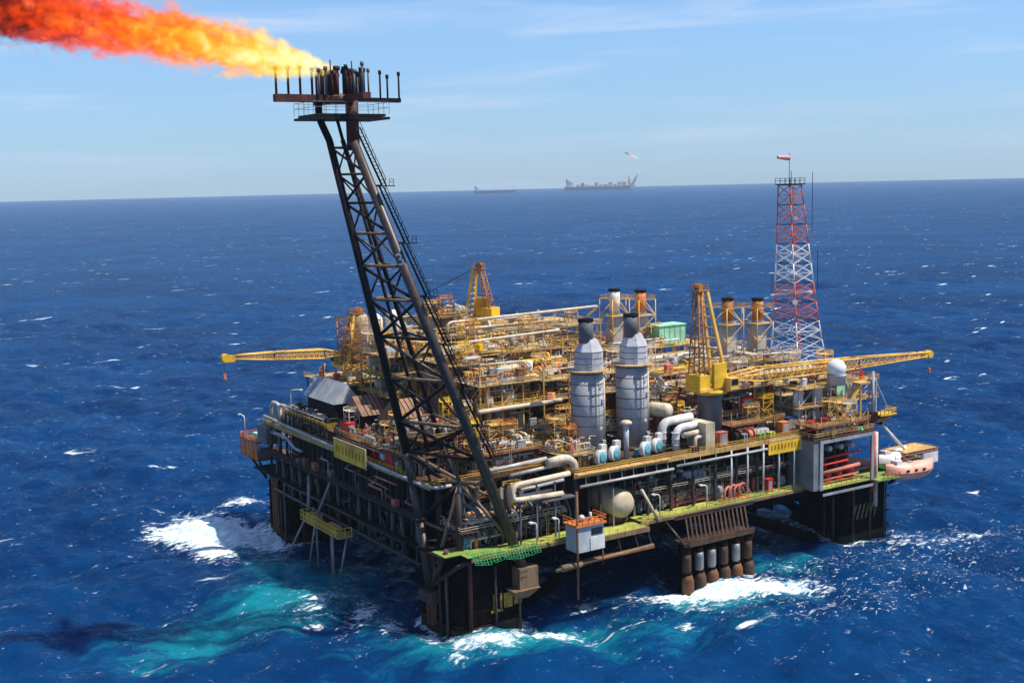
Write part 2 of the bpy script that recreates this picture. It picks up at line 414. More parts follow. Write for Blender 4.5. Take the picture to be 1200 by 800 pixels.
for i, z in enumerate(lev):
    mt = 'boomt' if i in (3,4,5,7,8) else 'boomr' if i in (0,1) else 'boomd'
    m = MB(); r = 0.24+0.02*i
    m.tube(onA(z), onB(z), r, 8); m.tube(onB(z), onE(z), r*.8, 6); m.tube(onE(z), onA(z), r*.8, 6)
    m.build('horizontal_brace', mt, fb)
    if i+1 < len(lev):
        z2 = lev[i+1]; m = MB(); r = 0.26+0.022*i; mid = (onA((z+z2)/2)+onB((z+z2)/2))*0.5
        if i % 2 == 0: m.tube(onA(z), onB(z2), r, 8); m.tube(onB(z), mid, r*.8, 6)
        else: m.tube(onB(z), onA(z2), r, 8); m.tube(onA(z), mid, r*.8, 6)
        m.tube(onE(z), onB(z2), r*.7, 6) if i % 2 else m.tube(onB(z), onE(z2), r*.7, 6)
        m.tube(onA(z), onE(z2), r*.7, 6) if i % 2 else m.tube(onE(z), onA(z2), r*.7, 6)
        m.build('diagonal_brace', 'boomd' if i % 3 else 'boom', fb)
node = V(5.5,6.5,Uz+0.6); footA = V(-1,9.7,9.4); knee = V(-1.2,13.5,24.5)
m = MB(); m.tube(A0, V(-1,16.6,32), 1.0, 14); m.tube(V(-1,16.6,32), knee, 1.0, 14); m.tube(knee, footA, 1.1, 14); m.build('left_leg', 'boom', fb)
for p, q, r, mt in ((E0, node, 0.6, 'boom'), (node, footA, 0.5, 'boomt'), (node, V(14.0,-0.8,20.5), 0.45, 'boomt'), (knee, B0+V(-0.8,-0.6,1.2), 0.42, 'boomt'), (knee, node, 0.5, 'boomd'), (node, onB(34), 0.5, 'boomt'), (node, V(-0.8,16.6,32), 0.5, 'boomd'), (node+V(0,0,-.3), V(7,8,Lz), 0.8, 'dgrey'), (A0, onB(24), 0.42, 'boomd'), (onA(39.5), onB(30), 0.4, 'boomt'), (V(-0.8,2.2,20), V(-0.9,9.2,10), 0.55, 'boomr')):
    m = MB(); m.tube(p, q, r, 10); m.build('base_brace', mt, fb)
m = MB(); m.pipe([(-0.9,8.8,10.2),(0.5,-0.9,17),(3.2,-0.9,17.5),(3.2,-0.9,2)],0.5,10); m.build('base_pipe', 'boomr', fb)
m = MB(); m.box(14.6,19.6,-3.4,-0.3,9.6,14.2); k = len(m.v)
m.v += [(12.6,-0.3,9.5),(19.6,-0.3,9.5),(19.6,-4.4,9.5),(12.6,-4.4,9.5),(15.5,-0.3,6.2),(19.0,-0.3,6.2)]
for q in ((0,1,2,3),(0,4,5,1),(3,2,5,4),(0,3,4),(1,5,2)): m.face([k+a for a in q])
m.build('foot_bracket', 'boomt', fb)
m = MB(); m.box(-3.2,-0.3,6.5,11.5,7,9.6); m.build('foot_bracket', 'boom', fb)
# gas lines running up inside the lattice
for off, r, mt in ((V(2.4,-2,0),0.34,'boomd'),(V(3.3,-0.6,0),0.24,'boom')):
    m = MB(); a = onA(40)+off*1.6; b = topA+off*0.6+V(0,0,4); m.tube(a, b, r, 8); m.build('gas_line', mt, fb)
# walkway stair outside the right chord
m = MB(); out = V(0.84,-0.54,0)*1.5
zs = [112, 100, 88, 76.5, 66, 56, 47.5, 40]
for i in range(len(zs)-1):
    p, q = onB(zs[i])+out*(1.0+0.05*i), onB(zs[i+1])+out*(1.5+0.05*i)
    m.tube(p, q, 0.22, 6); m.tube(p+V(.84,-.54,0)*0.9, q+V(.84,-.54,0)*0.9, 0.16, 5)
    m.tube(p+V(.84,-.54,0)*0.9+V(0,0,1.2), q+V(.84,-.54,0)*0.9+V(0,0,1.2), 0.08, 4)
    for t in np.linspace(0.04,0.96,16):
        c = p.lerp(q,t); m.tube(c, c+V(.84,-.54,0)*0.9, 0.08, 4)
        if int(t*16) % 2: m.tube(c+V(.84,-.54,0)*0.9, c+V(.84,-.54,0)*0.9+V(0,0,1.2), 0.06, 3)
    c = q; m.cbox(c+V(.9,-.5,-0.1),(2.6,2.0,0.2)); m.rail([tuple(c+V(2.0,-1.4,0)),tuple(c+V(2.0,0.6,0))],1.3)
    m.tube(onB(zs[i+1]), q, 0.22, 6)
m.build('stairway', 'boomd', fb)
# numeral on the right chord
n = V(-0.54,-0.84,0.1).normalized(); ax = (topB-B0).normalized(); rt = ax.cross(n).normalized(); n = rt.cross(ax).normalized()
c3 = onB(84.6)+n*1.12
textmesh('3', 3.6, 0.06, 'white', fb, tuple(c3), (-rt if rt.x < 0 else rt, ax, n), 'numeral')
# burner head
hc = V(-18.6, 9, 0)
m = MB()
for z, w in ((113.6, 8.6),(114.2, 7.6)):
    m.box(hc.x-w, hc.x+w, hc.y-5, hc.y+5, z, z+0.5)
m.build('service_deck', 'boomd', fb)
m = MB(); x0,x1,y0,y1 = hc.x-8.5,hc.x+8.5,hc.y-4.9,hc.y+4.9
m.rail([(x0,y0,114.7),(x1,y0,114.7),(x1,y1,114.7),(x0,y1,114.7),(x0,y0,114.7)],2.4,0.06,2.6); m.build('handrail', 'greypipe', fb)
for (x, y, r) in ((-17.6,6.2,1.35),(-15.6,11.5,0.9)):
    m = MB(); m.tube((x,y,107.5),(x,y,118.2),r,12); m.build('riser', 'boomr', fb)
m = MB()
m.box(hc.x-14.6, hc.x-2, hc.y-0.9, hc.y+0.9, 117.2, 118.7); m.build('burner_arm', 'boomr', fb)
m = MB(); m.box(hc.x+2, hc.x+13.6, hc.y-0.6, hc.y+0.6, 117.4, 118.3); m.build('burner_arm', 'boomd', fb)
m = MB(); m.box(hc.x-0.9, hc.x+0.9, hc.y-12, hc.y-1, 117.3, 118.5); m.build('burner_arm', 'boomr', fb)
m = MB(); m.box(hc.x-0.8, hc.x+0.8, hc.y+1, hc.y+12.5, 117.35, 118.4); m.build('burner_arm', 'boomd', fb)
m = MB(); m.lathe([(2.2,117),(3.2,117.4),(3.2,118.4),(1.8,118.9)],(hc.x,hc.y,0),16); m.build('manifold', 'boomt', fb)
spots = []
for k in range(4): spots.append((hc.x-14.2+k*2.6, hc.y, 0.20))
for k in range(5): spots.append((hc.x+4.4+k*2.2, hc.y+(0.5 if k % 2 else -0.5), 0.16))
for k in range(6): spots.append((hc.x+(0.6 if k % 2 else -0.6), hc.y-11.5+k*1.9, 0.18))
for k in range(6): spots.append((hc.x+(0.5 if k % 2 else -0.5), hc.y+2.2+k*1.9, 0.2))
for k in range(7): spots += [(hc.x-2.4-k*.5, hc.y-1.2+(k%3)*1.2, .2), (hc.x+1.4+k*.55, hc.y+1.0-(k%3), .2)]
for k in range(8): t = 2*PI*k/8; spots.append((hc.x+2.2*math.cos(t), hc.y+2.2*math.sin(t), 0.34))
spots = [(a, b, c*1.25) for a, b, c in spots]
rnd = random.Random(5)
for x, y, r in spots:
    m = MB(); h = 123.6+rnd.uniform(-0.5,0.9)
    m.tube((x,y,118),(x,y,h),r,8); m.tube((x,y,h-0.7),(x,y,h+0.1),r*1.7,8)
    m.build('burner_tip', rnd.choice(('boomd','boomd','boomr','dgrey')), fb)
m = MB(); m.tube((hc.x+1.2,hc.y-3,118),(hc.x+1.2,hc.y-3,125.4),0.14,6); m.tube((hc.x-3.1,hc.y-2,118),(hc.x-3.1,hc.y-2,125.6),0.14,6); m.build('pilot_pipe', 'boomd', fb)

# ------------------------------------------------------------------ exhaust stacks
def big_stack(x, y, label):
    t = thing('exhaust_stack', label, 'exhaust stack', (x,y,Uz), 'tall silver exhaust stacks')
    m = MB(); m.lathe([(3.95,Uz+0.9),(3.95,54.6)],(x,y,0),28); m.build('cladding', 'silver', t)
    m = MB()
    for i in range(8): m.lathe([(4.02,Uz+2.8+i*2.55),(4.08,Uz+2.9+i*2.55),(4.02,Uz+3.05+i*2.55)],(x,y,0),28,caps=False)
    m.build('band', 'dgrey', t)
    m = MB(); m.lathe([(3.9,Uz),(4.3,Uz+0.1),(4.3,Uz+0.9)],(x,y,0),20); m.build('skirt', 'rust', t)
    m = MB(); m.lathe([(5.2,54.3),(5.2,54.55)],(x,y,0),24); m.build('ring_platform', 'ochre', t)
    m = MB(); m.rail([(x+5.1*math.cos(a),y+5.1*math.sin(a),54.55) for a in np.linspace(0,2*PI,13)],1.5,0.06,3); m.build('handrail', 'white', t)
    m = MB(); m.lathe([(3.6,54.6),(3.6,59.0),(2.0,62.0)],(x+0.5,y-0.3,0),8); m.build('transition_cone', paint('pale_hood_cladding',(.52,.52,.54),.25,.6), t)
    m = MB()
    for z in (56.0,57.5,59.0): m.lathe([(3.63,z-.1),(3.7,z),(3.63,z+.1)],(x+.5,y-.3,0),8,caps=False)
    m.build('seam', 'dgrey', t)
    m = MB(); m.tube((x+4.4,y-1,Uz+2),(x+4.4,y-1,52),.3,8); m.build('side_pipe', 'cream', t)
    m = MB()
    for q in range(6): z = Uz+4+q*3.4; m.cbox((x+2.2-(q%3),y-3.6,z),(.9,.8,.7))
    m.build('lug', 'lgrey', t)
    m = MB(); m.tube((x-.3,y-.3,61.2),(x-.3,y-.3,66.6),1.8,20); m.build('flue', 'dgrey', t)
    m = MB(); m.lathe([(1.85,66.3),(1.92,66.4),(1.92,67.0),(1.6,67.0),(1.6,66.4)],(x-.3,y-.3,0),20,caps=False); m.lathe([(1.65,66.5),(0.1,66.52)],(x-.3,y-.3,0),20); m.build('flue_lip', 'soot', t)
    m = MB(); m.tube((x-.5,y-4.5,Uz+.9),(x-.5,y-4.5,54),0.09,4); m.tube((x+.3,y-4.5,Uz+.9),(x+.3,y-4.5,54),0.09,4)
    for i in range(28): m.tube((x-.5,y-4.5,Uz+1.2+i*.75),(x+.3,y-4.5,Uz+1.2+i*.75),0.05,3)
    m.build('ladder', 'greypipe', t)
    return t
big_stack(45.4, 12.4, 'tall silver banded exhaust stack nearest the flare boom')
big_stack(60.0, 13.4, 'tall silver banded exhaust stack on the side of the big right crane')

def small_stack(x, y, z0, h, bodycol, capcol, label, bare=False):
    t = thing('turbine_exhaust', label, 'exhaust', (x,y,z0), 'smaller exhausts inside scaffolding at the back')
    m = MB(); m.box(x-2.1,x+2.1,y-2.1,y+2.1,z0,z0+h*0.42); k = len(m.v); zt = z0+h*0.42; zu = z0+h*0.62
    m.v += [(x-2.1,y-2.1,zt+.01),(x+2.1,y-2.1,zt+.01),(x+2.1,y+2.1,zt+.01),(x-2.1,y+2.1,zt+.01),(x-1.2,y-1.2,zu),(x+1.2,y-1.2,zu),(x+1.2,y+1.2,zu),(x-1.2,y+1.2,zu)]
    for q in ((0,1,5,4),(1,2,6,5),(2,3,7,6),(3,0,4,7),(4,5,6,7)): m.face([k+a for a in q])
    m.build('duct_body', bodycol, t)
    m = MB(); m.tube((x,y,zu),(x,y,z0+h*.96),1.75,16); m.build('flue', capcol, t)
    m = MB(); m.lathe([(1.85,z0+h*.955),(1.9,z0+h),(1.6,z0+h),(0.1,z0+h*.985)],(x,y,0),16); m.build('flue_lip', 'soot', t)
    m = MB(); q = 3.4; c = [(x-q,y-q),(x+q,y-q),(x+q,y+q),(x-q,y+q)]; zt = z0+h*0.84
    m.truss([(a,b,z0) for a,b in c],[(a,b,zt) for a,b in c],0.17,0.12,3); m.build('scaffold', 'craney', t)
    m = MB(); m.rail([(a,b,zt) for a,b in c+c[:1]],1.2,.07,2.2); m.box(x-q,x+q,y-q,y+q,z0+h*.56,z0+h*.56+.15); m.build('access_platform', 'ochre', t)
small_stack(111, 87, 46, 19.5, 'lgrey', 'white', 'white flued exhaust in scaffolding behind the silver stacks')
small_stack(120.5, 85.5, 46, 18.6, 'lgrey', 'orange', 'orange flued exhaust in scaffolding left of the mint green cabin')
small_stack(128.5, 53, 45.2, 18.4, 'lgrey', 'craneo', 'rusty exhaust in yellow scaffolding just right of the tall crane frame')
small_stack(140.0, 52, 45.2, 17.6, 'lgrey', 'craneo', 'rusty exhaust in yellow scaffolding beside the radio mast')
t = thing('mint_cabin', 'mint green flat sided cabin on the far deck', 'cabin', (127,80,47))
m = MB(); m.box(122,133,78,84,47,53); m.build('wall', 'mint', t)
m = MB(); m.box(121.7,133.3,77.7,84.3,53,53.3); m.build('roof', 'mint', t)
m = MB(); [m.box(122+i*2.2-.07,122+i*2.2+.07,77.9,78,47,53) for i in range(6)]; m.build('rib', 'teal', t)

# ------------------------------------------------------------------ cranes
def crane(base, pedz, dirv, blen, bz, aframe, label, seed, bw=3.0, lean=-1.0, droop=0.0, house='yellow', rootoff=4.5):
    x, y, z = base; t = thing('pedestal_crane', label, 'crane', base, 'yellow pedestal cranes'); d = V(*dirv).normalized(); s = V(-d.y,d.x,0)
    c = V(x,y,0)
    def at(a, b, h): return c + d*a + s*b + V(0,0,h)
    m = MB(); m.lathe([(3.0,z),(3.0,pedz-3),(3.6,pedz-1)],(x,y,0),20); m.build('pedestal', 'tan' if seed == 2 else 'dgrey', t)
    m = MB(); m.lathe([(4.3,pedz-1),(4.3,pedz)],(x,y,0),20); m.build('slew_ring', house, t)
    def obox(m, a0,a1,b0,b1,h0,h1):
        k = len(m.v)
        for h in (h0,h1):
            for a,b in ((a0,b0),(a1,b0),(a1,b1),(a0,b1)): m.v.append(tuple(at(a,b,h)))
        for q in ((0,3,2,1),(4,5,6,7),(0,1,5,4),(1,2,6,5),(2,3,7,6),(3,0,4,7)): m.face([k+i for i in q])
    m = MB(); obox(m,-6,5,-3.2,3.2,pedz,pedz+0.8); m.build('slew_platform', 'craney', t)
    m = MB(); obox(m,-1.6,2.6,-3.5,-2.4,pedz+.8,pedz+7); obox(m,-5.8,-2.2,-2.8,2.8,pedz+.8,pedz+4.2); m.build('winch_house', house, t)
    m = MB(); obox(m,2.0,4.8,-5.6,-3.3,pedz+.2,pedz+3.2); cab = m.build('operator_cab', 'craney', t)
    m = MB(); obox(m,4.82,4.9,-5.4,-3.5,pedz+1.4,pedz+2.9); obox(m,2.3,4.5,-5.7,-5.62,pedz+1.4,pedz+2.9); m.build('window', 'glass', cab)
    ap = pedz+aframe
    m = MB()
    for b in (-3.0,3.0):
        m.beam(at(3.4,b,pedz+.8), at(lean+1.3,b*0.36,ap), 0.72)
    for i in range(9):
        q = (i+.5)/9; hb = 3.0*(1-.64*q); m.beam(at(3.4+(lean-2.1)*q,-hb,pedz+.8+(ap-pedz-.8)*q), at(3.4+(lean-2.1)*q,hb,pedz+.8+(ap-pedz-.8)*q), 0.36)
    m.build('front_leg', 'craney', t)
    m = MB()
    m.truss([at(-5.5,-2.2,pedz+.8),at(-5.5,2.2,pedz+.8),at(-3.6,2.2,pedz+.8),at(-3.6,-2.2,pedz+.8)],[at(lean-1.4,-1,ap),at(lean-1.4,1,ap),at(lean-.4,1,ap),at(lean-.4,-1,ap)],0.2,0.11,8)
    m.build('back_leg', 'craneo', t)
    m = MB(); obox(m,lean-1.9,lean+1.7,-1.6,1.6,ap,ap+.3)
    m.rail([tuple(at(lean-1.8,-1.5,ap+.3)),tuple(at(lean+1.6,-1.5,ap+.3)),tuple(at(lean+1.6,1.5,ap+.3)),tuple(at(lean-1.8,1.5,ap+.3)),tuple(at(lean-1.8,-1.5,ap+.3))],1.2,.07,1.6)
    for b in (-.7,0,.7): m.tube(at(lean-.6,b-.15,ap+1.1),at(lean-.6,b+.15,ap+1.1),0.9,12)
    m.build('apex_platform', 'craneo', t)
    # boom: root taper, body, tip taper
    r0 = at(rootoff,0,bz); L1 = blen*.16; L2 = blen*.62
    def sec(a, w, h, dz): return [at(rootoff+a,-w/2,bz+dz-h/2),at(rootoff+a,w/2,bz+dz-h/2),at(rootoff+a,w/2,bz+dz+h/2),at(rootoff+a,-w/2,bz+dz+h/2)]
    m = MB(); g = droop/blen
    S = [sec(0,bw*1.1,0.6,0), sec(L1,bw*1.1,bw*.95,g*L1), sec(L2,bw,bw*.8,g*L2), sec(blen,bw*.42,bw*.35,g*blen)]
    for a, b, nn in ((0,1,5),(1,2,18),(2,3,13)): m.truss(S[a],S[b],0.22,0.11,nn)
    bo = m.build('boom', 'craney', t)
    m = MB()
    for i in range(40):
        a = blen*(i/40); b = blen*((i+1)/40)
        w = bw*.8*(1-.55*max(0,(a/blen-.6)/.4)); 
        if a < blen*.55: obox(m, rootoff+a, rootoff+b-.12, -w*.45, w*.45, bz+g*a-0.1, bz+g*a)
    m.build('boom_walkway', 'craney', bo)
    m = MB(); obox(m,rootoff+blen-1.2,rootoff+blen+2.2,-.8,.8,bz+droop-1.1,bz+droop+.5); m.tube(at(rootoff+blen+1.2,-1,bz+droop),at(rootoff+blen+1.2,1,bz+droop),1.1,14); m.build('boom_tip', 'yellow', bo)
    m = MB()
    for b in (-.8,.8): m.tube(at(lean-.6,b,ap+1),at(rootoff+blen*.97,b*.6,bz+droop+.6),0.07,4)
    m.tube(at(lean-.6,0,ap+1),at(rootoff+L2,0,bz+g*L2+bw*.4),0.05,4)
    m.build('pendant_cable', 'cable', t)
    m = MB(); hk = at(rootoff+blen+1.6,0,0); m.tube((hk.x,hk.y,bz+droop),(hk.x,hk.y,bz+droop-4.2),0.05,4); m.build('hoist_rope', 'cable', t)
    m = MB(); m.cbox((hk.x,hk.y,bz+droop-4.7),(.7,.7,1.1)); m.lathe([(.1,-1.6),(.45,-1.2),(.3,-.6)],(hk.x,hk.y,bz+droop-4.4),8); m.build('hook_block', 'salmon', t)
    return t
crane((81.2,8,Uz), 46.3, (1,0,0), 79, 48.6, 25.5, 'tall yellow crane with long boom reaching right past the radome', 1, 3.4, lean=-3.2, droop=-1.2)
cl = crane((15.5,80,Uz), 50.6, (-1,0.02,0), 31, 54.8, 14.5, 'weathered crane with short boom reaching out to the left', 2, 2.4, lean=-1.0, droop=1.6, house='ochre')
m = MB(); m.lathe([(2.3,51.4),(2.3,62.5),(2.0,64.6),(.8,65.4)],(17.5,80,0),16); m.build('mast_drum', 'tan', cl)
m = MB(); m.truss([(12.5,75.5,51.4),(21.5,75.5,51.4),(21.5,84.5,51.4),(12.5,84.5,51.4)],[(12.5,75.5,63.5),(21.5,75.5,63.5),(21.5,84.5,63.5),(12.5,84.5,63.5)],.2,.13,5,True)
for z in (55,59,63.5): m.rail([(12.4,84.5,z),(12.4,75.4,z),(21.6,75.4,z)],1.2,.08,1.5)
m.build('scaffold', 'craneo', cl)
crane((68,100,Uz), 57.5, (-0.5,0.85,0), 34, 58.5, 16.2, 'small distant yellow crane standing at the back edge', 3, 2.2, lean=0.0, droop=-2)

# ------------------------------------------------------------------ radio mast
t = thing('radio_mast', 'tall red and white lattice radio mast on the living quarters roof', 'radio mast', (135,30,47))
N = 9; zb, zt = 46.8, 97.4
for i in range(N):
    za, zc = zb+(zt-zb)*i/N, zb+(zt-zb)*(i+1)/N
    wa, wc = 5.7-(5.7-2.3)*(i/N)**.75, 5.7-(5.7-2.3)*((i+1)/N)**.75
    xa, xc = 135-3.6*i/N, 135-3.6*(i+1)/N
    m = MB(); m.truss([(xa+sx*wa,30+sy*wa,za) for sx,sy in ((-1,-1),(1,-1),(1,1),(-1,1))],[(xc+sx*wc,30+sy*wc,zc) for sx,sy in ((-1,-1),(1,-1),(1,1),(-1,1))],0.2,0.1,2,True)
    m.build('lattice_section', 'mwhite' if i in (0,1,4,5) else 'mred', t)
m = MB(); m.box(128.6,134.4,27,33,97.5,97.8); m.rail([(128.6,27,97.8),(134.4,27,97.8),(134.4,33,97.8),(128.6,33,97.8),(128.6,27,97.8)],1.6,.09,1.8); m.build('top_platform', 'dark', t)
m = MB(); m.box(124,141,29.8,30.2,66,66.4); m.box(133,133.4,23,37,66.5,66.9); m.build('cross_arm', 'mwhite', t)
m = MB()
for z, w in ((64,1.6),(88,1.2)): m.lathe([(0.1,0),(w*.3,.15),(w*.45,.5),(w*.5,.9)],(129.5,26,z),14,(-.5,-.8,.1))
m.build('dish_antenna', 'lgrey', t)
for x, y, z0, z1 in ((132,30,97.8,101.5),(138.5,28,84,101),(143,30,66,78),(124.5,30,66,72),(131.2,30,97.8,106.5)):
    m = MB(); m.tube((x,y,z0),(x,y,z1),0.09,5); m.build('whip_antenna', 'dark', t)
m = MB(); 
for i in range(16): z = 47+i*3.2; m.tube((134-3.4*i/16-.4,28,z),(134-3.4*i/16+.4,28,z),.06,4)
m.tube((133.6,28,47),(130.4,28,97),.09,4); m.tube((134.4,28,47),(131.2,28,97),.09,4); m.build('ladder', 'mred', t)
w = MB(); w.lathe([(0.75,0),(0.68,1.4),(0.55,2.8),(0.4,4.0)],(131.0,30.0,105.2),12,(-1,0.12,0.05),caps=False)
ws = w.build('windsock', paint('pale_red_cloth',(0.8,0.35,0.33),0.1,0.8), base=(131,30,105.2)); tag(ws, 'pale red windsock streaming from the top of the radio mast', 'windsock')

# ------------------------------------------------------------------ radome
t = thing('radome', 'white round radome on a grey drum at the right end', 'radome', (121.5,2.5,44))
m = MB(); m.lathe([(2.5,43.8),(2.5,46.3),(2.7,46.6)],(121.5,2.5,0),20); m.build('drum_base', 'lgrey', t)
m = MB(); m.sphere((121.5,2.5,48.2),2.6,20); m.build('dome', 'mwhite', t)

# ------------------------------------------------------------------ process modules
PIPEC = ['cream','cream','pipeS','tan','white','ochre','yellow','rust','craneo','cream','craney']
EQ = ['rust','grey','ochre','cream','orange','dark','lgrey','tan','yellow','salmon']
def module(name, label, cat, x0, x1, y0, y1, zs, seed, npipe=10, nves=2, neq=6, pal=None, eq=None, railmat='ochre', floor='ygrate', frame='ochre', toppipes=True, noise=True):
    R = random.Random(seed); pal = pal or PIPEC; eq = eq or EQ
    t = thing(name, label, cat, ((x0+x1)/2,(y0+y1)/2,zs[0]), None)
    m = MB(); nx = max(2, round((x1-x0)/6.5)+1); ny = max(2, round((y1-y0)/6.5)+1)
    X = [x0+(x1-x0)*i/(nx-1) for i in range(nx)]; Y = [y0+(y1-y0)*i/(ny-1) for i in range(ny)]
    for i, x in enumerate(X):
        for j, y in enumerate(Y):
            if i in (0,nx-1) or j in (0,ny-1) or (i+j) % 2 == 0:
                m.beam((x,y,zs[0]),(x,y,zs[-1]+(R.uniform(0,2.5) if R.random()<.35 else 0)),0.34)
    for z in zs[1:]:
        for x in X: m.beam((x,y0,z-.35),(x,y1,z-.35),0.3)
        for y in Y: m.beam((x0,y,z-.35),(x1,y,z-.35),0.3)
    for k in range(len(zs)-1):
        for i in range(nx-1):
            if R.random() < .45: m.beam((X[i],y0,zs[k]),(X[i+1],y0,zs[k+1]-.3),0.2)
        for j in range(ny-1):
            if R.random() < .45: m.beam((x0,Y[j],zs[k+1]-.3),(x0,Y[j+1],zs[k]),0.2)
    m.build('frame', frame, t)
    for z in zs[1:]:
        m = MB(); 
        for i in range(nx-1):
            for j in range(ny-1):
                if R.random() < .82 or i in (0,): m.box(X[i]+.04,X[i+1]-.04,Y[j]+.04,Y[j+1]-.04,z-.16,z)
        m.box(x0-1.1,x1,y0-1.2,y0-.02,z-.2,z+.02); m.box(x0-1.1,x0-.02,y0,y1,z-.2,z+.02)
        m.build('deck_floor', floor, t)
        m = MB(); m.rail([(x0-1,y1,z),(x0-1,y0-1.1,z),(x1,y0-1.1,z),(x1,y1,z)],1.15,.075,2.0); m.build('handrail', R.choice((railmat,railmat,'yellow','cream')), t)
    levels = list(zip(zs[:-1], zs[1:])) + ([(zs[-1], zs[-1]+4.0)] if toppipes else [])
    for li, (za, zc) in enumerate(levels):
        top = li == len(levels)-1 and toppipes
        H = zc-za-0.8
        for k in range(npipe):
            r = R.choice((.09,.12,.16,.2,.28,.4)) ; m = MB(); alongx = R.random() < .6
            z = za+.4+H*R.random()*(.8 if not top else .6)
            nn = R.choice((1,1,2,3,4)); sp = r*2+.25
            if alongx:
                y = y0-.6 + (y1-y0)*(R.random()**1.6); a, b = sorted((R.uniform(x0-.5,x1),R.uniform(x0,x1)))
                if b-a < 4: b = min(x1, a+6)
                for q in range(nn):
                    yy = y+q*sp; pts = [(a,yy,z),(b,yy,z)]
                    e = R.random()
                    if e < .5: pts = [(a,yy,za)]+pts
                    if .3 < e: pts = pts+[(b,yy,z+R.choice((-1,1))*min(H*.5,1.8)),(b,yy+R.uniform(1,4),z+min(H*.5,1.8)*R.choice((0,1)))] if R.random()<.5 else pts+[(b,yy,za)]
                    m.pipe(pts, r, 7)
            else:
                x = x0-.6 + (x1-x0)*(R.random()**1.3); a, b = sorted((R.uniform(y0-.5,y1),R.uniform(y0,y1)))
                if b-a < 4: b = min(y1, a+6)
                for q in range(nn):
                    xx = x+q*sp; pts = [(xx,a,z),(xx,b,z)]
                    if R.random() < .6: pts = [(xx,a,za)]+pts
                    if R.random() < .4: pts = pts+[(xx+R.uniform(1,4),b,z)]
                    m.pipe(pts, r, 7)
            for q in range(R.randint(2,7)):
                f = R.random(); c = V(a+(b-a)*f, y, z) if alongx else V(x, a+(b-a)*f, z); e = V(0,0,R.choice((-1,1))*R.uniform(.5,1.6)); rr = R.uniform(.06,.14)
                if c.z+e.z < za: e.z = -e.z
                m.tube(c, c+e, rr, 5); w_ = V(R.uniform(-1.6,1.6),R.uniform(-1.2,.4),0); m.tube(c+e, c+e+w_, rr, 5)
                if R.random() < .5: m.tube(c+e*.6-V(.18,0,0), c+e*.6+V(.18,0,0), .28, 7)
            if nn <= 2 and R.random() < .6:
                p = V(*m.v[0])
                for q in range(3):
                    c = V((x0+x1)/2,(y0+y1)/2,z)
                    if alongx: c = V(a+(b-a)*(q+1)/4, y, z); m.tube(c-V(.12,0,0),c+V(.12,0,0),r*1.7,8)
                    else: c = V(x, a+(b-a)*(q+1)/4, z); m.tube(c-V(0,.12,0),c+V(0,.12,0),r*1.7,8)
            m.build('pipe_run', R.choice(pal), t)
        for k in range(nves if not top else max(0,nves-1)):
            r = min(R.uniform(.8,1.7), H*.38); m = MB(); L = R.uniform(4,9)
            if R.random() < .55:
                ax = (1,0,0) if R.random() < .6 else (0,1,0)
                cx = R.uniform(x0+L*.55,max(x0+L*.56,x1-L*.55)); cy = R.uniform(y0+2,y1-2); m.vessel((cx,cy,za+r+.6),r,L,ax)
                for s in (-.3,.3): m.cbox((cx+s*L*ax[0],cy+s*L*ax[1],za+.5),(r*1.2,r*1.2,1.0))
            else:
                cx = R.uniform(x0+2,x1-2); cy = R.uniform(y0+1,y0+(y1-y0)*.6); hh = min(H, R.uniform(3,6)); m.vessel((cx,cy,za+hh*.5+.3),r*.8,hh*.8,(0,0,1))
                m.tube((cx,cy,za),(cx,cy,za+.6),r*.6,8)
            m.build('vessel', R.choice(('cream','white','tan','silver','grey','cream')), t)
        for k in range(neq):
            m = MB(); cx = R.uniform(x0+.5,x1-1); cy = y0+ (y1-y0)*(R.random()**1.5)*.9+.3; a, b, c = R.uniform(.6,2.4),R.uniform(.6,2),R.uniform(.6,min(H,2.6))
            m.box(cx-a/2,cx+a/2,cy-b/2,cy+b/2,za+.1,za+c)
            if R.random() < .6: m.tube((cx-a*.6,cy-b*.2,za+c+.3),(cx+a*.5,cy-b*.2,za+c+.3),.35,9)
            if R.random() < .5: m.tube((cx,cy,za+c),(cx,cy,za+c+R.uniform(.5,1.8)),.12,6)
            if R.random() < .5: m.tube((cx+a*.2,cy-b*.5,za+c*.5),(cx+a*.2,cy-b*.5-.5,za+c*.5),.4,9)
            m.build('equipment_skid', R.choice(eq), t)
    for k in range(R.randint(2,4)):   # scaffolding towers and pipe racks that stand up from the floors
        w_, d_ = R.uniform(2,4.5), R.uniform(1.6,3.5); a = R.uniform(x0,max(x0+.1,x1-w_)); b = y0-.5+(y1-y0)*.8*R.random(); za = R.choice(zs[-2:]); zc = za+R.uniform(3.5,8.0)
        m = MB(); m.truss([(a,b,za),(a+w_,b,za),(a+w_,b+d_,za),(a,b+d_,za)],[(a,b,zc),(a+w_,b,zc),(a+w_,b+d_,zc),(a,b+d_,zc)],.1,.075,max(2,int((zc-za)/1.8)))
        m.box(a-.2,a+w_+.2,b-.2,b+d_+.2,zc-.9,zc-.78); m.rail([(a,b,zc-.8),(a+w_,b,zc-.8),(a+w_,b+d_,zc-.8)],1.1,.07,1.4)
        m.build('scaffold', R.choice(('ochre','craney','cream','yellow','craneo')), t)
    m = MB()
    for k in range(int((x1-x0)/3)):
        x = R.uniform(x0,x1); y = R.uniform(y0,y1); m.tube((x,y,zs[-1]),(x,y,zs[-1]+R.uniform(1.5,4.5)),.09,4)
        if R.random() < .5: m.cbox((x,y,zs[-1]+R.uniform(1.5,3)),(.5,.3,.5))
    m.build('vent_pole', 'cream', t)
    m = MB()
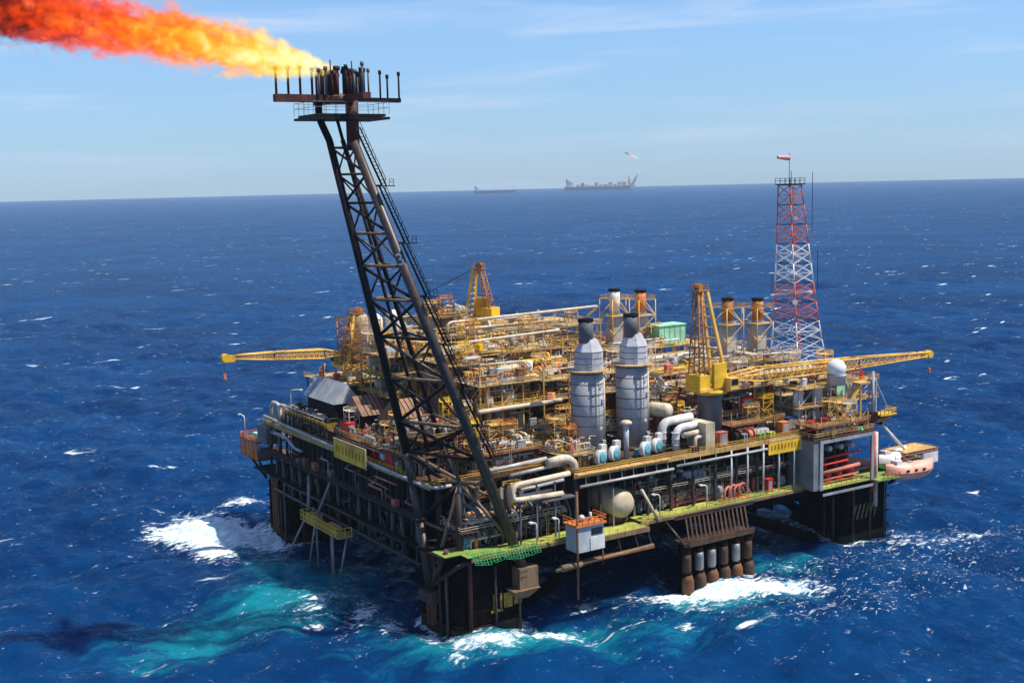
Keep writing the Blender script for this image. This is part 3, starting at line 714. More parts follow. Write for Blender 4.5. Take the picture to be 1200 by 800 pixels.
    for k in range(1):
        x = R.uniform(x0+1,x1-1)
        for z, zc in zip(zs[:-1],zs[1:]):
            for s in (-.3,.3): m.tube((x+s,y0-1.3,z),(x+s,y0-1.3,zc+1.1),.06,4)
            for q in range(int((zc-z)/.6)): m.tube((x-.3,y0-1.3,z+q*.6),(x+.3,y0-1.3,z+q*.6),.05,3)
    m.build('ladder', railmat, t)
    return t

module('separation_module', 'open stepped module of ochre gratings directly left of the silver stacks', 'process module', 22, 40.5, 24, 50, [Uz,39.5,46,51.5], 21, 17, 2, 10)
module('piping_module', 'wide pipe deck stepping back behind the silver stacks', 'process module', 26, 66, 52, 76, [Uz,44,50,54.5], 22, 16, 2, 8)
module('compression_module', 'farthest pipe covered module below the open sea on the skyline', 'process module', 30, 100, 80, 106, [Uz,46,52,56], 23, 18, 2, 10)
module('manifold_tower', 'tall narrow yellow pipe tower right behind the flare boom', 'process module', 20.5, 29, 52, 66, [Uz,39,45,51,57], 24, 9, 1, 4, frame='ochre')
module('valve_rack', 'tangled pipe rack enclosed by the flare boom legs', 'pipe rack', 3, 20, 19, 33.5, [Uz,37.5,41.5], 25, 16, 1, 8, pal=['dgrey','rust','cream','pipeS','grey','white'], floor='rust', frame='rust', railmat='ochre')
module('header_rack', 'grey pipe rack on the left deck edge between brown roof and flare boom', 'pipe rack', 3, 18, 37, 52, [Uz,38.2], 26, 12, 1, 6, pal=['grey','pipeS','rust','cream'], floor='rust', frame='rust', railmat='ochre')
module('left_rear_module', 'cluttered yellow module below the weathered left crane', 'process module', 8, 26, 72, 96, [Uz,40,47], 27, 9, 1, 6, frame='rust')
module('gas_module', 'dark crowded module between right silver stack and tall crane', 'process module', 65.5, 76, 15, 48, [Uz,40,45.5], 28, 13, 2, 7, frame='rust', floor='ygrate', pal=['rust','cream','ochre','pipeS','orange','white'])
module('pump_module', 'brown shaded module with red machinery beneath the long crane boom', 'process module', 86, 107, 12, 34, [Uz,38,44.4], 29, 9, 1, 8, frame='rust', floor='ygrate', pal=['rust','cream','salmon','lgrey','white'], eq=['red','salmon','dark','blue','white','orange'])
module('turbine_deck', 'yellow edged turbine deck carrying the two rusty scaffolded exhausts', 'process module', 80, 144, 40, 74, [Uz,38.5,45.1], 30, 16, 1, 10, frame='craneo', toppipes=True)
module('generator_module', 'far right module under the mint green cabin', 'process module', 103, 141, 76, 106, [Uz,40,46.9], 31, 11, 1, 8)
module('wellhead_rack', 'low pipe rack above the green netting at the near corner', 'pipe rack', 12, 31, 12, 22, [22.5,28,Uz+.3,37.5], 32, 14, 1, 6, pal=['pipeS','cream','rust','dgrey','white'], floor='rust', frame='rust', railmat='ochre')
module('living_quarters_plant', 'cream walled plant level below radome and radio mast', 'plant module', 109, 139, 4, 38, [Uz,38.6,43.7], 33, 9, 1, 9, frame='lgrey', floor='grating' if 0 else 'ygrate', pal=['white','cream','lgrey','salmon','ochre'], eq=['white','lgrey','red','cream','mint','salmon','dark'])

module('utility_tower', 'tall cream and yellow utility tower filling the gap inside the flare boom', 'process module', 12.5, 21.5, 53, 70, [Uz,40,46,51,56.5], 51, 10, 1, 6, frame='ochre')
module('heater_module', 'high rusty yellow module between flare boom and ochre stepped module', 'process module', 20, 28, 34, 51, [Uz,40,46,51,55.5], 52, 10, 1, 5, frame='craneo')
module('centre_module', 'shaded pipe filled module directly behind the two silver stacks', 'process module', 42, 64.5, 26, 50, [Uz,39.5,45.5,50.5], 53, 15, 2, 8, frame='rust')
module('stack_foot_piping', 'low pipe clutter between and behind the feet of the silver stacks', 'pipe rack', 34, 66, 17.5, 23, [Uz,Uz+4.5], 41, 16, 1, 10, frame='rust')
module('corner_piping', 'low yellow pipe clutter left of the first silver stack foot', 'pipe rack', 32.6, 40.5, 3.5, 16, [Uz,Uz+3.4], 42, 12, 1, 7, frame='ochre')
module('crane_foot_piping', 'low rusty pipe clutter around the foot of the tall crane', 'pipe rack', 76.5, 86, 12, 30, [Uz,Uz+4.5], 43, 11, 1, 8, frame='rust')
module('edge_gear_rack', 'crowded gear rack along the upper deck edge behind the pale drums', 'gear rack', 86, 104, 5.2, 11.5, [Uz,Uz+3.6], 44, 10, 0, 9, frame='rust', floor='rust', pal=['rust','cream','salmon','white'], eq=['red','salmon','white','cream','dark','green','blue'], toppipes=False)
module('roof_gear', 'crowded red and cream gear on the pump room roof', 'gear rack', 106, 125, -5.5, 2, [32.35,35.2], 45, 9, 0, 16, frame='ochre', floor='rust', pal=['cream','salmon','red','ochre'], eq=['red','salmon','cream','tan','dark','red','orange','mint'], toppipes=False)
module('left_deck_gear', 'dark pipe clutter along the left deck edge in front of brown shed', 'pipe rack', 1.2, 6, 24, 66, [Uz,Uz+4], 46, 14, 1, 12, frame='rust', floor='rust', pal=['grey','pipeS','rust','cream','dpipe'], eq=['dark','grey','rust','red','cream'], railmat='ochre')
module('skyline_tower', 'slim cluttered yellow tower left of the small distant crane', 'pipe tower', 46, 54, 88, 98, [Uz,46,52,57,61.5], 47, 9, 1, 5, frame='ochre')

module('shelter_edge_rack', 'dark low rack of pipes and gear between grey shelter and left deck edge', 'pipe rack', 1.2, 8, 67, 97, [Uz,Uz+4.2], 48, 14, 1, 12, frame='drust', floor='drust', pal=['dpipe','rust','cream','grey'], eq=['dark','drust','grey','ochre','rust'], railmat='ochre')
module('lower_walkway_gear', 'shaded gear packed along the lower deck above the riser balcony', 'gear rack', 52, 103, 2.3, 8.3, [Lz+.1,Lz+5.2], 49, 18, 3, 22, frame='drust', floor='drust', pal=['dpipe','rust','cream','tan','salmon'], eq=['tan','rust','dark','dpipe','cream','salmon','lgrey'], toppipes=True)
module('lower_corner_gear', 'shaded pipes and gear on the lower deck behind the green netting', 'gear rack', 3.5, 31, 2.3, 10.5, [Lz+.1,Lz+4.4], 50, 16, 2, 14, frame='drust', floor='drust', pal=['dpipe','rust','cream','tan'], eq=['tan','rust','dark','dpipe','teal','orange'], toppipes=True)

# wall panels of the quarters
t = thing('living_quarters', 'white and pale green cabin block set back under the radome', 'cabin block', (124,9,Uz))
m = MB(); m.box(113,135,7.5,20,Uz+.1,38.2); m.build('wall', 'lgrey', t)
for k, (x, c) in enumerate(((110.2,'white'),(117.5,'white'),(122.6,'dark'),(126.5,'mint'),(131,'cream'))):
    m = MB(); m.box(x,x+3.4,6.9,7.4,Uz+.4,42.6 if k != 2 else 40); m.build('wall_panel', c, t)
m = MB(); [m.box(113.6+i*3.1,115.2+i*3.1,6.6,6.85,36.2,37.4) for i in range(6)]; m.build('window', 'glass', t)

# curved ring pipe round the front of the separation module
m = MB(); pts = [(20+ i*2.2, 22.6-0.022*(i-1)**2*1.5 - (0.0 if i < 8 else (i-8)*-.8), 45.4+ .05*i) for i in range(12)]
m.pipe(pts,0.55,10,2); m.build('ring_main', 'cream', base=(30,22,45))
tag(bpy.data.objects['ring_main'], 'thick cream pipe sweeping across the front of the ochre module', 'pipe')
# long overhead pipes on the skyline
for k, (p, r, lab, mt) in enumerate((
    ([(34,52,55),(34,50,58.6),(64,50,59.4),(64,60,59.4)],.36,'pale overhead pipe arching above the wide pipe deck','cream'),
    ([(44,78,57),(44,78,60.6),(98,78,61.5),(98,84,58)],.42,'long cream pipe along the skyline left of the white flue','cream'),
    ([(22,40,52),(22,36,54.5),(40,32,55),(40,26,51)],.3,'silver bent pipe above the ochre stepped module','pipeS'),
    ([(70,14,46),(70,14,50),(70,44,50.5),(78,46,49)],.5,'cream pipe bridging over the dark crowded module','cream'),
    )):
    m = MB(); m.pipe(p, r, 10, 1.6); o = m.build('overhead_pipe', mt, base=p[0]); tag(o, lab, 'pipe', 'overhead pipes')
# U shaped pipe loop at the near corner
t = thing('pipe_loop', 'white U shaped expansion loop of pipes at the near deck corner', 'pipe', (20,-2,29))
m = MB(); m.pipe([(30,-1.5,33.6),(14.6,-1.5,33.0),(14.2,-1.5,29.6),(28,-1.5,29.2)],0.62,12,2.0); m.build('outer_pipe', 'cream', t)
m = MB(); m.pipe([(30,1,31.6),(17.5,0,31.2),(17.5,0,30),(26,0,30)],0.4,10,.7); m.tube((16,2,34.4),(31,2,35.2),.45,10); m.tube((9,2,36.2),(26,2,37),.5,10); m.build('inner_pipe', 'pipeS', t)
m = MB(); m.pipe([(26,1.5,36),(31,1.5,36.6),(33.5,1.5,35),(33.5,1.5,Uz)],1.0,14,2.4); m.build('elbow', 'cream', t)
m = MB(); 
for x in (16.5,21,26): m.beam((x,-1.3,Lz),(x,-1.3,32.2),.35)
m.box(22,31,-2.2,2,28.0,28.4); m.build('support', 'dgrey', t)

# roofs on the left side
def gable(name, label, x0, x1, y0, y1, z0, ze, zr, roofm, wallm, axis='x'):
    t = thing(name, label, 'shed', ((x0+x1)/2,(y0+y1)/2,z0)); m = MB()
    m.box(x0+.4,x1-.4,y0+.4,y1-.4,z0,ze-.2) ; m.build('wall', wallm, t)
    m = MB(); k = len(m.v); e = .5
    if axis == 'x':   # ridge runs along x
        ym = (y0+y1)/2
        m.v += [(x0-e,y0-e,ze),(x1+e,y0-e,ze),(x1+e,y1+e,ze),(x0-e,y1+e,ze),(x0-e,ym,zr),(x1+e,ym,zr)]
        fs = ((0,1,5,4),(2,3,4,5),(0,4,3),(1,2,5),(3,2,1,0))
    else:
        xm = (x0+x1)/2
        m.v += [(x0-e,y0-e,ze),(x1+e,y0-e,ze),(x1+e,y1+e,ze),(x0-e,y1+e,ze),(xm,y0-e,zr),(xm,y1+e,zr)]
        fs = ((0,1,4),(1,2,5,4),(2,3,5),(3,0,4,5),(3,2,1,0))
    for f in fs: m.face([k+a for a in f])
    m.build('roof', roofm, t)
    m = MB()
    for i in range(1,8):
        q = i/8
        if axis == 'x':
            x = x0+(x1-x0)*q; m.beam((x,y0-e,ze+.06),(x,(y0+y1)/2,zr+.06),.16); m.beam((x,y1+e,ze+.06),(x,(y0+y1)/2,zr+.06),.16)
        else:
            y = y0+(y1-y0)*q; m.beam((x0-e,y,ze+.06),((x0+x1)/2,y,zr+.06),.16)
    m.build('roof_rib', 'dark' if roofm != 'lgrey' else 'grey', t)
    return t
gable('grey_shelter', 'pale grey peaked shelter roof at the left edge below crane boom', 3, 10, 67, 86, 38.5, 43.2, 48.4, 'lgrey', 'dark', 'y')
gable('brown_shed', 'brown shed roof between grey shelter and flare boom', 5, 15, 54, 64.5, Uz, 41.8, 46.2, 'brown', 'dark', 'x')
gable('rusty_shed', 'large rust brown peaked roof seen through the flare boom legs', 8, 19, 34.5, 51, 38.4, 41.2, 47.2, 'brown', 'dark', 'x')
# white domes behind the boom
for k, (x, y, z, r, lab) in enumerate(((30,96,61,2.2,'left white domed tank seen through the flare boom'),(36,96,61.5,2.4,'right white domed tank seen through the flare boom'))):
    m = MB(); m.lathe([(r,-15),(r,0),(r*.85,r*.5),(r*.4,r*.85),(.1,r*.92)],(x,y,z),16); o = m.build('domed_tank', 'white', base=(x,y,z-15)); tag(o, lab, 'tank', 'white domed tanks')

# ------------------------------------------------------------------ signs
def sign(name, label, c, u, L, H, nrm, mat, seed):
    t = thing(name, label, 'sign', c); u = V(*u); nrm = V(*nrm); c = V(*c)
    m = MB(); P = [c-u*L/2-V(0,0,H/2), c+u*L/2-V(0,0,H/2), c+u*L/2+V(0,0,H/2), c-u*L/2+V(0,0,H/2)]
    k = len(m.v); m.v += [tuple(p) for p in P]+[tuple(p+nrm*-.25) for p in P]
    for q in ((0,1,2,3),(7,6,5,4),(0,4,5,1),(1,5,6,2),(2,6,7,3),(3,7,4,0)): m.face([k+a for a in q])
    m.build('board', mat, t)
    R = random.Random(seed); m = MB(); n = 9
    for i in range(n):   # worn letters that can no longer be read in the picture: broken strokes only
        a = -L*.42+L*.84*i/(n-1); h0 = -H*.22; h1 = H*.24
        for q in range(2):
            p = c+u*(a+q*.35)+nrm*.05; m.beam(p+V(0,0,h0+R.uniform(0,.4)),p+V(0,0,h1-R.uniform(0,.5)),.13)
    m.build('worn_lettering', paint('faded_lettering',(0.60,0.31,0.02),0.4,0.7), t)
    m = MB(); m.beam(P[1]+u*.15,P[2]+u*.15,.3); m.beam(P[2],P[3],.2); m.build('frame', 'cream', t)
sign('name_board', 'bright yellow name board on the sunlit right deck edge', (98,-1.9,30.9), (1,0,0), 11.4, 3.6, (0,-1,0), 'yellow', 1)
sign('name_board', 'dull yellow name board hanging on the shaded left deck edge', (-1.9,48.5,34.0), (0,-1,0), 18.5, 5.0, (-1,0,0), 'yellow', 2)

# ------------------------------------------------------------------ right side: cabin, vessel, balconies
t = thing('deck_cabin', 'small white cabin with rusty orange roof hung on the right deck edge', 'cabin', (30.5,-6,Lz-2))
m = MB(); m.box(27,34.5,-8.4,-3.9,Lz-2.2,Lz+3.8); m.build('wall', 'lgrey', t)
m = MB(); m.box(30.6,34.6,-8.55,-8.42,Lz-2.1,Lz+1.0); m.build('wall_panel', 'white', t)
m = MB(); m.box(31,34,-8.56,-8.42,Lz+1.5,Lz+3.0); m.build('window', 'glass', t)
m = MB(); m.box(26.5,35,-8.9,-3.6,Lz+3.8,Lz+4.2); m.build('roof', 'orange', t)
m = MB(); m.rail([(26.6,-3.7,Lz+4.2),(26.6,-8.8,Lz+4.2),(34.9,-8.8,Lz+4.2),(34.9,-3.7,Lz+4.2)],1.5,.1,1.7); m.build('handrail', 'orange', t)
m = MB(); m.sphere((30,-6,Lz+5),.8,10); m.tube((32.5,-6,Lz+4.2),(32.5,-6,Lz+6),.3,8); m.build('roof_lamp', 'white', t)
m = MB(); m.tube((27.2,-8.2,6),(27.2,-8.2,Lz+12),.28,8); m.tube((34.2,-8.2,Lz-6),(34.2,-8.2,Lz-2),.15,6); m.build('support_pole', 'rust', t)
t = thing('boat_gangway', 'rusty sloping gangway slung below the small white cabin', 'gangway', (38,-7,Lz-5))
m = MB(); m.box(26,50,-7.6,-5.6,Lz-5.2,Lz-4.9); m.build('walkway', 'rust', t)
m = MB(); m.tube((22,-7,Lz-5.6),(50,-7,Lz-4.6),.4,8); m.tube((23.5,-7,Lz-5.4),(29,-7,Lz-5.2),.8,8); m.build('beam', 'boomt', t)
m = MB(); [m.tube((x,-6.5,Lz-5),(x,-4.5,Lz-.7),.12,5) for x in (36,41,46,50)]; m.build('hanger', 'boom', t)
t = thing('storage_vessel', 'beige domed vessel end facing out above the lime walkway', 'vessel', (46.5,3,Lz+4))
m = MB(); m.vessel((46.3,5.5,Lz+4.4),3.4,11,(0,1,0),24); m.build('shell', 'tan', t)
m = MB(); [m.box(43.5,49,y,y+.6,Lz-.5,Lz+1.6) for y in (1.5,7)]; m.build('saddle', 'rust', t)
m = MB(); m.tube((51,-1.5,Lz+7.5),(55,-3,Lz-.5),.35,8); m.tube((43,-.9,Lz-.5),(43,-.9,Lz+9),.12,5); m.build('drain_pipe', 'cream', t)

t = thing('riser_balcony', 'rusty slatted riser balcony hanging below the lime walkway', 'riser balcony', (72,-4,11))
m = MB(); m.box(61.5,83,-6.3,1,11.4,12.0); m.box(61.5,83,-6.5,-6.32,11.4,12.9); m.build('floor', 'drust', t)
m = MB()
for i in range(15): x = 61.8+i*1.38; m.beam((x,-6.2,12.6),(x+2.0,-2.6,17.6),.38)
m.build('slatted_face', 'drust', t)
m = MB(); m.box(60,86,-2.9,-2.4,17.6,18.4); m.tube((60,-7.4,12),(57.5,-2.6,17.6),.3,6); m.build('top_beam', 'boom', t)
m = MB(); m.box(61,84,-4.6,0.4,2.9,3.6); m.build('lower_guide', 'under', t)
rnd = random.Random(8)
for i in range(6):
    x = 61.8+i*4.0
    g = thing('flexible_riser', ['riser pipe below the balcony, leftmost','pale riser pipe, second from the left below the balcony','pale riser pipe, third from the left below the balcony','reddish riser pipe, fourth from the left below the balcony','pale riser pipe, second from the right below the balcony','riser pipe below the balcony, rightmost'][i], 'riser', (x,-5.2,0), 'riser pipes under the balcony')
    m = MB(); m.tube((x,-5.2,-6),(x,-5.2,11.4),1.0,12); m.build('pipe', 'under', g)
    m = MB(); m.lathe([(1.02,4.9),(1.12,5.3),(1.12,8.2),(1.02,9.4)],(x,-5.2,0),12); m.build('sleeve', 'greypipe' if i in (1,2,4) else 'drust', g)
    m = MB(); m.lathe([(1.3,-2),(1.5,-1),(1.5,3.0),(1.02,4.2)],(x+.2,-5.4,0),12); m.build('bend_stiffener', 'drust' if i % 2 else 'rust', g)
    m = MB(); m.tube((x+2,-4.2,-3),(x+2,-4.2,11.4),.55,8); m.tube((x+1.2,-1.5,-3),(x+1.2,-1.5,11.4),.7,8); m.build('guide_tube', 'under', g)

# pump house at the right column
t = thing('pump_house', 'grey framed open pump room with red fire pumps at the right corner', 'pump house', (115,-3,Lz))
m = MB(); m.box(104,106,-6.2,3,Lz-.4,31.8); m.build('wall', paint('slate_grey_plate',(0.17,0.18,0.19),.25,.6), t)
m = MB(); m.box(106,126.5,2.6,3,Lz,31.8); m.build('rear_wall', 'dark', t)  # dark colour stands in for the unlit interior of the room
m = MB()
for k in range(9): x = 107.5+k*2.1; m.tube((x,1.8,Lz),(x,1.8,31.5),.22 if k%2 else .4,7)
m.build('inner_pipe', 'dpipe', t)
m = MB(); [m.vessel((109+k*4.3,-2.2,28.2),.8,2,(0,1,0),10) for k in range(4)]; m.build('upper_drum', 'lgrey', t)
m = MB(); m.tube((107.3,-3,25.6),(125,-3,26.2),.3,8); m.tube((107.3,-5,24.6),(118,-5,24.9),.25,8); m.build('upper_pipe', 'red', t)
m = MB(); m.box(103.8,127,-6.5,3.2,31.8,32.3); m.build('roof', 'drust', t)
m = MB(); m.rail([(104,3,32.3),(104,-6.3,32.3),(126.8,-6.3,32.3),(126.8,3,32.3)],1.3,.09,1.8); m.build('roof_railing', 'ochre', t)
m = MB(); m.box(106.2,126.5,-6.2,2.5,Lz-.5,Lz-.1); m.build('floor', 'lime', t)
m = MB(); m.box(106.1,107.2,-6.55,-6.22,Lz-.5,31.7); m.box(125.6,126.6,-6.5,-6.2,Lz-.5,31.7); m.box(107.3,125.5,-6.5,-6.2,30.8,31.7); m.box(107.3,126.5,-6.5,-6.2,Lz-2.2,Lz-1.6); m.build('frame', 'grey', t)
for k in range(4):
    m = MB(); x = 109.5+k*4.2; m.vessel((x,-1,Lz+2),1.0,2.6,(0,1,0)); m.tube((x,-1,Lz+2),(x,-1,Lz+5.6),.4,8); m.cbox((x,-1,Lz+.5),(2.2,2.6,1)); m.build('fire_pump', 'red', t)
m = MB(); m.tube((107.4,-4.5,Lz+3.4),(123,-4.5,Lz+3.9),.55,10); m.tube((107.4,-4.2,Lz+1.4),(123,-4.2,Lz+1.6),.3,8); m.build('header_pipe', 'salmon', t)
m = MB(); m.rail([(107,-6.1,Lz),(126,-6.1,Lz)],1.2,.08,2); m.build('handrail', 'ochre', t)
m = MB(); m.tube((129.0,-5,10.5),(129.0,-5,31),.55,10); m.build('riser_pipe', 'cream', t)
m = MB(); m.tube((127.6,-5,15),(127.6,-5,31.5),.6,10); m.tube((126.9,-5.6,17),(126.9,-5.6,30),.4,10); m.build('hose_riser', 'red', t)

# lifeboats and right end balcony
t = thing('lifeboat_platform', 'green railed platform reaching out at the right end', 'platform', (140,-2,Lz-.5))
m = MB(); m.box(127,144,-7.5,3,Lz-1.1,Lz-.7); m.box(144,158,-2.5,5.6,Lz-.6,Lz-.2); m.build('floor', 'green', t)
m = MB(); m.rail([(129.5,-7.4,Lz-.7),(136,-7.4,Lz-.7)],1.2,.1,1.5); m.rail([(144,-2.4,Lz-.2),(158,-2.4,Lz-.2),(158,5.5,Lz-.2),(144,5.5,Lz-.2)],3.6,.12,1.7); m.rail([(144,-2.4,Lz+2.2),(158,-2.4,Lz+2.2),(158,5.5,Lz+2.2)],1.2,.12,1.7); m.build('handrail', 'orange', t)
m = MB(); m.box(144.5,157.5,-2.2,5.2,Lz+3.2,Lz+3.5); m.build('upper_floor', 'ochre', t)
m = MB(); [m.beam((140,y,14),(x,y,Lz-.6),.5) for x, y in ((150,0),(156,0),(150,4),(156,4))]; m.build('bracket', 'under', t)
m = MB(); m.box(151,157.6,-2.75,-2.55,Lz-.6,Lz+2.4); m.build('wind_screen', 'white', t)
def lifeboat(c, ang, label, hullm, topm):
    t = thing('lifeboat', label, 'lifeboat', c, 'enclosed lifeboats'); d = V(math.cos(ang),math.sin(ang),0); s = V(-d.y,d.x,0); c = V(*c)
    def hull(m, top):
        st = np.linspace(-1,1,15); prev = None; q_ = 1.35
        for a in st:
            w = max(.05,(1-abs(a)**3.2))*2.1; L = a*6.2; hb = (-1.9 + 1.3*abs(a)**3)
            if top: prof = [(w,0),(w*.95,.7),(w*.7,1.4),(w*.25,1.75),(-w*.25,1.75),(-w*.7,1.4),(-w*.95,.7),(-w,0)]
            else: prof = [(w,0.02),(w*.92,hb*.5),(w*.5,hb*.9),(0,hb),(-w*.5,hb*.9),(-w*.92,hb*.5),(-w,0.02)]
            k = len(m.v); m.v += [tuple(c+(d*L+s*b+V(0,0,h+2+.25*a*a))*q_) for b, h in prof]
            n = len(prof)
            if prev is not None:
                for i in range(n-1): m.face([prev+i,prev+i+1,k+i+1,k+i], True)
            prev = k
    m = MB(); hull(m, False); m.build('hull', hullm, t)
    m = MB(); hull(m, True); m.build('canopy', topm, t)
    m = MB(); m.cbox(tuple(c+d*-4.6+V(0,0,5.4)),(2.2,2.2,1.3)); m.build('helm_dome', 'white', t)
    m = MB(); [m.tube(tuple(c+(d*a*6.0+s*b_*(max(.05,(1-abs(a)**3.2))*2.16)+V(0,0,2+.25*a*a))*q2),tuple(c+(d*e*6.0+s*b_*(max(.05,(1-abs(e)**3.2))*2.16)+V(0,0,2+.25*e*e))*q2),.16,6) for q2 in (1.35,) for b_ in (-1,1) for a, e in zip(np.linspace(-1,.9,20),np.linspace(-.9,1,20))]; m.build('rubbing_strake', 'orange', t)
    m = MB(); [m.tube(tuple(c+d*a+V(0,0,4.6)),tuple(c+d*a+V(0,0,7.2)),.12,5) for a in (-5,5)]; m.cbox(tuple(c+V(0,0,5.1)),(1.6,1.2,.5)); m.build('hatch', 'grey', t)
    m = MB(); [m.cbox(tuple(c+d*a+s*b*2.76+V(0,0,3.4)),(.9,.3,.6)) for a in (-2.8,0,2.8) for b in (-1,1)]; m.build('window', 'glass', t)
lifeboat((141.5,-6,16.0), -0.15, 'faded orange lifeboat hanging at the right end of the platform', 'pinkhull', 'pinkhull')
lifeboat((143,1.2,17.6), 0.25, 'white topped lifeboat stowed behind the faded orange one', 'mint', 'white')
t = thing('boat_davit', 'white davit post with sloping arm above the lifeboats', 'davit', (135,2,Uz))
m = MB(); m.tube((135.5,2,Uz),(135.5,2,46),.4,10); m.build('post', 'lgrey', t)
m = MB(); m.tube((135.5,2,45),(141,1,34.6),.16,6); m.build('stay', 'lgrey', t)
m = MB(); m.tube((137,1,32),(146.5,0,23),.4,8); m.build('arm', 'white', t)
m = MB(); m.box(136,142.5,-.5,3.5,33.6,34); m.rail([(136,-.4,34),(142.4,-.4,34),(142.4,3.4,34)],1.4,.12,1.5); m.build('platform', 'yellow', t)
t = thing('jib_hoist', 'pale orange sloping jib standing between red gear and radome', 'hoist', (124,-.5,Uz))
m = MB(); m.beam((120,-.2,34),(128,-.2,43.5),.7); m.build('jib', 'craney', t)
m = MB(); m.beam((128,-.2,Uz),(128,-.2,43.5),.4); m.box(127,131,-1,2,43.5,44); m.build('post', 'ochre', t)

# left corner balcony and gondola
t = thing('corner_balcony', 'rusty orange balcony cantilevered off the far left corner', 'balcony', (0,119,21))
m = MB(); m.box(-2,10,112.2,126,20.4,20.8); m.box(-2.2,10,112.2,126,25.6,25.9); m.build('floor', 'rust', t)
m = MB()
for z in (20.8,25.9): m.rail([(-1.9,112.3,z),(-1.9,125.9,z),(9.8,125.9,z)],1.3,.1,1.4)
for y in np.linspace(112.4,125.8,7): m.beam((-2,y,20.6),(-2,y,27.2),.25)
m.build('handrail', 'orange', t)
m = MB(); [m.box(-1.9,-1.75,113+i*3.2,115.2+i*3.2,20.9,25) for i in range(4)]; m.build('side_panel', 'orange', t)
m = MB(); [m.beam((0,111,15.5),(0,y,20.3),.5) for y in (117,125)]; m.build('bracket', 'under', t)
m = MB(); m.box(-1,5,113,118,25.95,28.2); m.build('hut', 'mint', t)
t = thing('mooring_station', 'rounded pipe frame and winch at the far left deck corner', 'winch station', (0,104,Uz))
for q in range(2):
    m = MB(); y = 99+q*6; m.pipe([(1.5,y-3.5,Uz),(1.5,y-3.5,Uz+5.5),(1.5,y+3.5,Uz+5.5),(1.5,y+3.5,Uz)],.5,10,2.5); m.build('hoop', 'cream', t)
m = MB(); m.tube((3,97,Uz+1.8),(3,105,Uz+1.8),1.6,14); m.build('winch_drum', 'dgrey', t)
m = MB(); m.box(-2.5,2,103,110,Uz-6,Uz-.9); m.build('chain_box', 'dgrey', t)
t = thing('access_gondola', 'yellow work gondola hanging off the shaded left side near the water', 'work platform', (-4,60,13))
m = MB(); m.box(-6,-2.2,48,72,12.6,13.0); m.build('floor', 'ochre', t)
m = MB(); m.rail([(-2.3,72,13),(-5.9,72,13),(-5.9,48,13),(-2.3,48,13)],2.2,.12,1.8); m.rail([(-5.9,72,13),(-5.9,48,13)],1.1,.1,1.8); m.build('handrail', 'yellow', t)
m = MB(); m.box(-5,-3,52,58,13,14.6); m.box(-5.4,-3,64,69,13,14.9); m.build('machinery', 'ochre', t)
for p, q in (((-5.8,70,12.6),(-9,78,-1)),((-5.8,63,12.6),(-6.2,68,-1.5)),((-4,66,12.6),(-4,66,-1.5)),((-5.8,52,12.6),(-5.8,52,-2)),((-3.2,49,12.6),(-5,52,-2)),((-4,57,12.6),(-4,57,-2))):
    m = MB(); m.tube(p,q,.28,7); m.build('leg', 'greypipe', t)
m = MB(); m.tube((-2.2,60,24.6),(-4.5,66,13),.35,8); m.tube((-2,74,24),(-4,71,15),.5,8); m.build('hanger', 'greypipe', t)

# ------------------------------------------------------------------ blowers, ducts, small gear along the right deck edge
def blower(x, y, label):
    t = thing('blower_fan', label, 'blower', (x,y,Uz), 'blowers at the feet of the silver stacks'); z = Uz+2.0
    m = MB(); m.lathe([(1.7,-.7),(1.9,-.6),(1.9,.6),(1.7,.7)],(x,y,z),18,(0.35,-1,0)); m.build('casing', 'white', t)
    m = MB(); m.lathe([(1.35,.72),(1.3,.95),(.5,.9)],(x,y,z),18,(0.35,-1,0)); m.build('intake', 'teal', t)
    m = MB(); m.box(x+.2,x+1.8,y-.3,y+1.0,z+1.2,z+3.0); m.build('outlet', 'white', t)
    m = MB(); m.cbox((x-.2,y+2,Uz+.8),(1.8,2.0,1.6)); m.build('motor', 'teal', t)
    m = MB(); m.box(x-1.2,x+1.2,y-.9,y+1,Uz,Uz+.5); m.build('base', 'dark', t)
for x, y, l in ((41.6,2.2,'white and teal blower left of the first silver stack foot'),(46.8,3.6,'white and teal blower right of the first silver stack foot'),(55.6,2.8,'white and teal blower left of the second silver stack foot'),(60.4,4.2,'white and teal blower right of the second silver stack foot')): blower(x,y,l)
t = thing('intake_duct', 'big white curved air ducts right of the second silver stack', 'air duct', (67,6,Uz))
for k, (dx, dz, mt) in enumerate(((0,0,'white'),(2.4,-1.4,'white'))):
    m = MB(); m.pipe([(63.5+dx,6-2.5*k,Uz),(63.5+dx,6-2.5*k,Uz+7+dz),(73+dx*.5,6-2.5*k,Uz+7.4+dz)],1.12-.15*k,14,2.4); m.build('bent_duct', mt, t)
    m = MB()
    for q in (1.5,3,4.5): m.lathe([(1.18-.15*k,q),(1.3-.15*k,q+.1),(1.18-.15*k,q+.2)],(63.5+dx,6-2.5*k,Uz),14)
    m.build('flange', 'lgrey', t)
m = MB(); m.tube((67,2,Uz+4),(74,2,Uz+4.3),.7,12); m.pipe([(70,1,Uz),(70,1,Uz+3.2),(73.5,1,Uz+3.4)],.5,10); m.build('side_duct', 'cream', t)
m = MB(); m.box(72.5,75.5,-.2,7,Uz,Uz+6.6); m.build('filter_box', 'tan', t)
t = thing('vent_mushroom', 'grey mushroom capped vent pipe between the two silver stacks', 'vent', (51.2,4.5,Uz))
m = MB(); m.tube((51.2,4.5,Uz),(51.2,4.5,Uz+8.4),.65,12); m.build('pipe', 'lgrey', t)
m = MB(); m.lathe([(.7,8.2),(1.4,8.5),(1.5,8.9),(.8,9.4),(.1,9.5)],(51.2,4.5,Uz),14); m.build('cap', 'cream', t)
t = thing('orange_tank', 'white rounded tank end beside the right silver stack', 'tank', (66,20,38))
